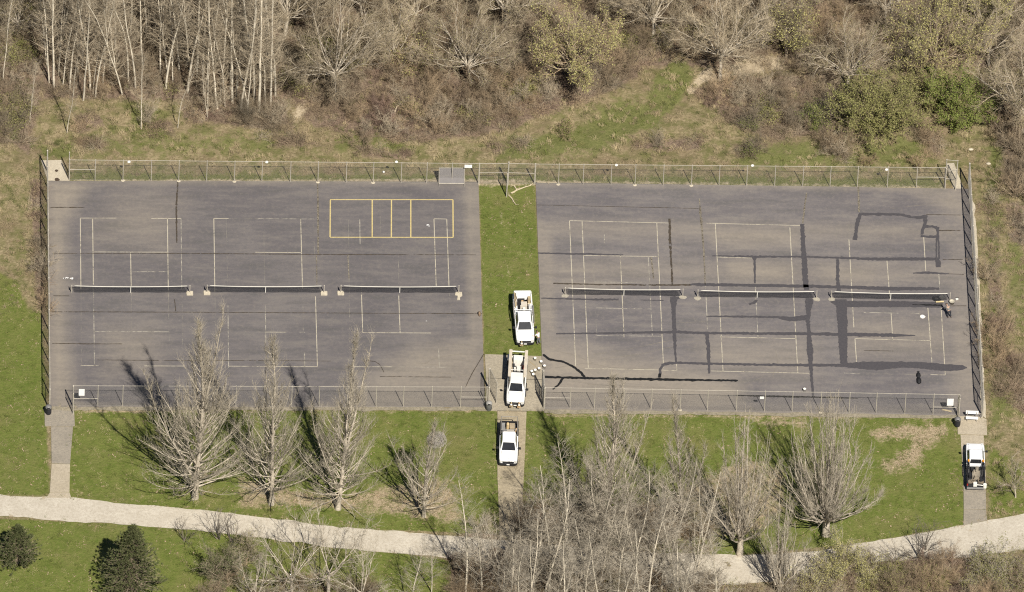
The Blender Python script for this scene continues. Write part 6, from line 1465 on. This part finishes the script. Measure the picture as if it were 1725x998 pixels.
P = sample('brush', 15000, ALL, .5, 1); scatter('bramble_tangle', 'brown leafless bramble tangle covering the slope beyond the courts and the near edge', [tangle(201, 42, .9, .9, .013, TWIGP), tangle(202, 36, .9, 1.2, .014, TWIGB), tangle(203, 46, .8, .7, .012, TWIGP), tangle(204, 34, .8, 1.0, .013, TWIGG)], P, *spread(len(P), 1, .55, 1.15, 4))
P = sample('brush', 2600, ALL, .55, 9); scatter('brushwood', 'leafless brown brushwood standing among the brambles', [bush(161, 3.2, 2.2, 13, 4, 6, .022).mesh('brush', 'all', TWIGB), bush(162, 2.4, 2.0, 13, 4, 6, .02).mesh('brush', 'all', TWIGP), bush(163, 4.2, 2.2, 12, 4, 7, .024).mesh('brush', 'all', TWIGB), bush(164, 2.8, 1.8, 12, 4, 6, .02).mesh('brush', 'all', TWIGG)], P, *spread(len(P), 9, .5, 1.0, 4))
BLOBS = [(560,95,60),(640,60,45),(700,110,40),(500,150,30),(30,80,45),(60,40,40),(15,190,45),(800,200,26),(690,185,26),(880,150,40),(1060,80,30),(1250,55,40),(1290,195,30),(1340,60,45),(1180,60,26),(1500,60,40),(1700,150,45),(960,215,18),(285,150,18),(1110,70,30),(1440,990,40),(1500,970,30),(1590,980,30),(1120,960,36),(1030,990,30),(1220,990,30),(1660,985,40)]
P = sample('brush', 42000, ALL, .5, 12); PXY = PIX(P); r = np.random.default_rng(77)
dd = np.min([np.hypot(PXY[:, 0]-x, (PXY[:, 1]-y)*1.4)/w for x, y, w in BLOBS], 0); P = P[dd < r.uniform(.3, 1.1, len(P))]
def leaf_clump(seed, n, R, H, mat, size=.07):
    r = np.random.default_rng(seed); c = np.stack([r.normal(0, R, n), r.normal(0, R, n), H*r.uniform(.1, 1, n)], 1); V, F = leaf_faces(r, c, 5, .12, size); return mesh_from('leaves', V, [F], mat)
scatter('undergrowth', 'patches of budding green undergrowth among the brown brambles', [leaf_clump(171, 26, .45, 1.3, OLIVE), leaf_clump(172, 22, .4, 1.0, BUDS, .06), leaf_clump(173, 30, .5, 1.6, OLIVE, .06)], P, *spread(len(P), 12, .5, 1.2, 3))
dry_avoid = [[(806,303),(902,303),(914,602),(815,602)],[(118,690),(838,692),(842,900),(300,880),(108,838)],[(885,692),(1620,700),(1626,884),(1450,915),(1200,940),(880,900)],[(-60,872),(400,890),(760,945),(760,1120),(-60,1120)],[(-60,560),(72,520),(86,835),(-60,838)]]
P = sample(None, 17000, (-60, -60, 1790, 1000), .5, 2, dry_avoid); scatter('dry_grass', 'tussocks of tan dry grass on the rough ground all round', [tuft(211, 34, .3, .38, .010, STRAW, .9), tuft(212, 26, .26, .3, .009, STRAW, 1.1), tuft(213, 30, .3, .26, .011, flat('dull_green_blades', (.15,.155,.055), .9, .25, .6, rnd=.2), .9)], P, *spread(len(P), 2, .55, 1.35, 3))
P = sample('lawn', 34000, ALL, .5, 3); scatter('lawn_grass', 'short green grass of the lawns and the strip between the courts', [tuft(221, 26, .32, .10, .011, LAWN, 1.0), tuft(222, 22, .3, .13, .011, LAWN, 1.0), tuft(223, 16, .3, .08, .012, STRAW, 1.3)], P, *spread(len(P), 3, .6, 1.4, 3))
P = sample('fresh', 12000, ALL, .45, 4); scatter('rough_grass', 'patches of fresh green rough grass beyond the far fence', [tuft(231, 26, .32, .22, .012, GREEN, 1.0), tuft(232, 26, .3, .28, .012, OLIVE, 1.0)], P, *spread(len(P), 4, .6, 1.3, 2))
r = np.random.default_rng(91); FR = []
for poly in (HARD[-1], HARD[3], HARD[4], HARD[6]):
    for a, b in zip(poly, poly[1:]+poly[:1]):
        A, B = G(*a), G(*b); L = np.linalg.norm(B-A); n = int(L*3.2)
        if n: FR.append(A+(B-A)*r.random((n, 1))+np.concatenate([r.normal(0, .3, (n, 2)), np.zeros((n, 1))], 1))
P = np.concatenate(FR); P[:, 2] = -.04; PXY = PIX(P); P = P[(PXY[:, 0] > -40) & (PXY[:, 0] < 1770)]
scatter('path_fringe_grass', 'ragged grass creeping over the edges of the path and walks', [tuft(251, 20, .22, .13, .012, LAWN, 1.1), tuft(252, 16, .2, .12, .012, STRAW, 1.2)], P, *spread(len(P), 15, .5, 1.2, 2))
def dead_leaves(seed, n, R):
    r = np.random.default_rng(seed); C = np.stack([r.normal(0, R, n), r.normal(0, R, n), r.uniform(.03, .09, n)], 1); V, F = leaf_faces(r, C, 1, .0, .075, .7); return mesh_from('leaves', V, [F], LITTER)
P = sample('litter', 16000, ALL, .42, 5); P2 = sample('lawn', 3000, ALL, .5, 6); P3 = sample('brush', 2500, ALL, .5, 8); P = np.concatenate([P, P2, P3])
scatter('fallen_leaves', 'pale dead leaves littering the lawns under the bare trees', [dead_leaves(241, 9, .25), dead_leaves(242, 5, .3), dead_leaves(243, 3, .2)], P, *spread(len(P), 5, .6, 1.3, 3))
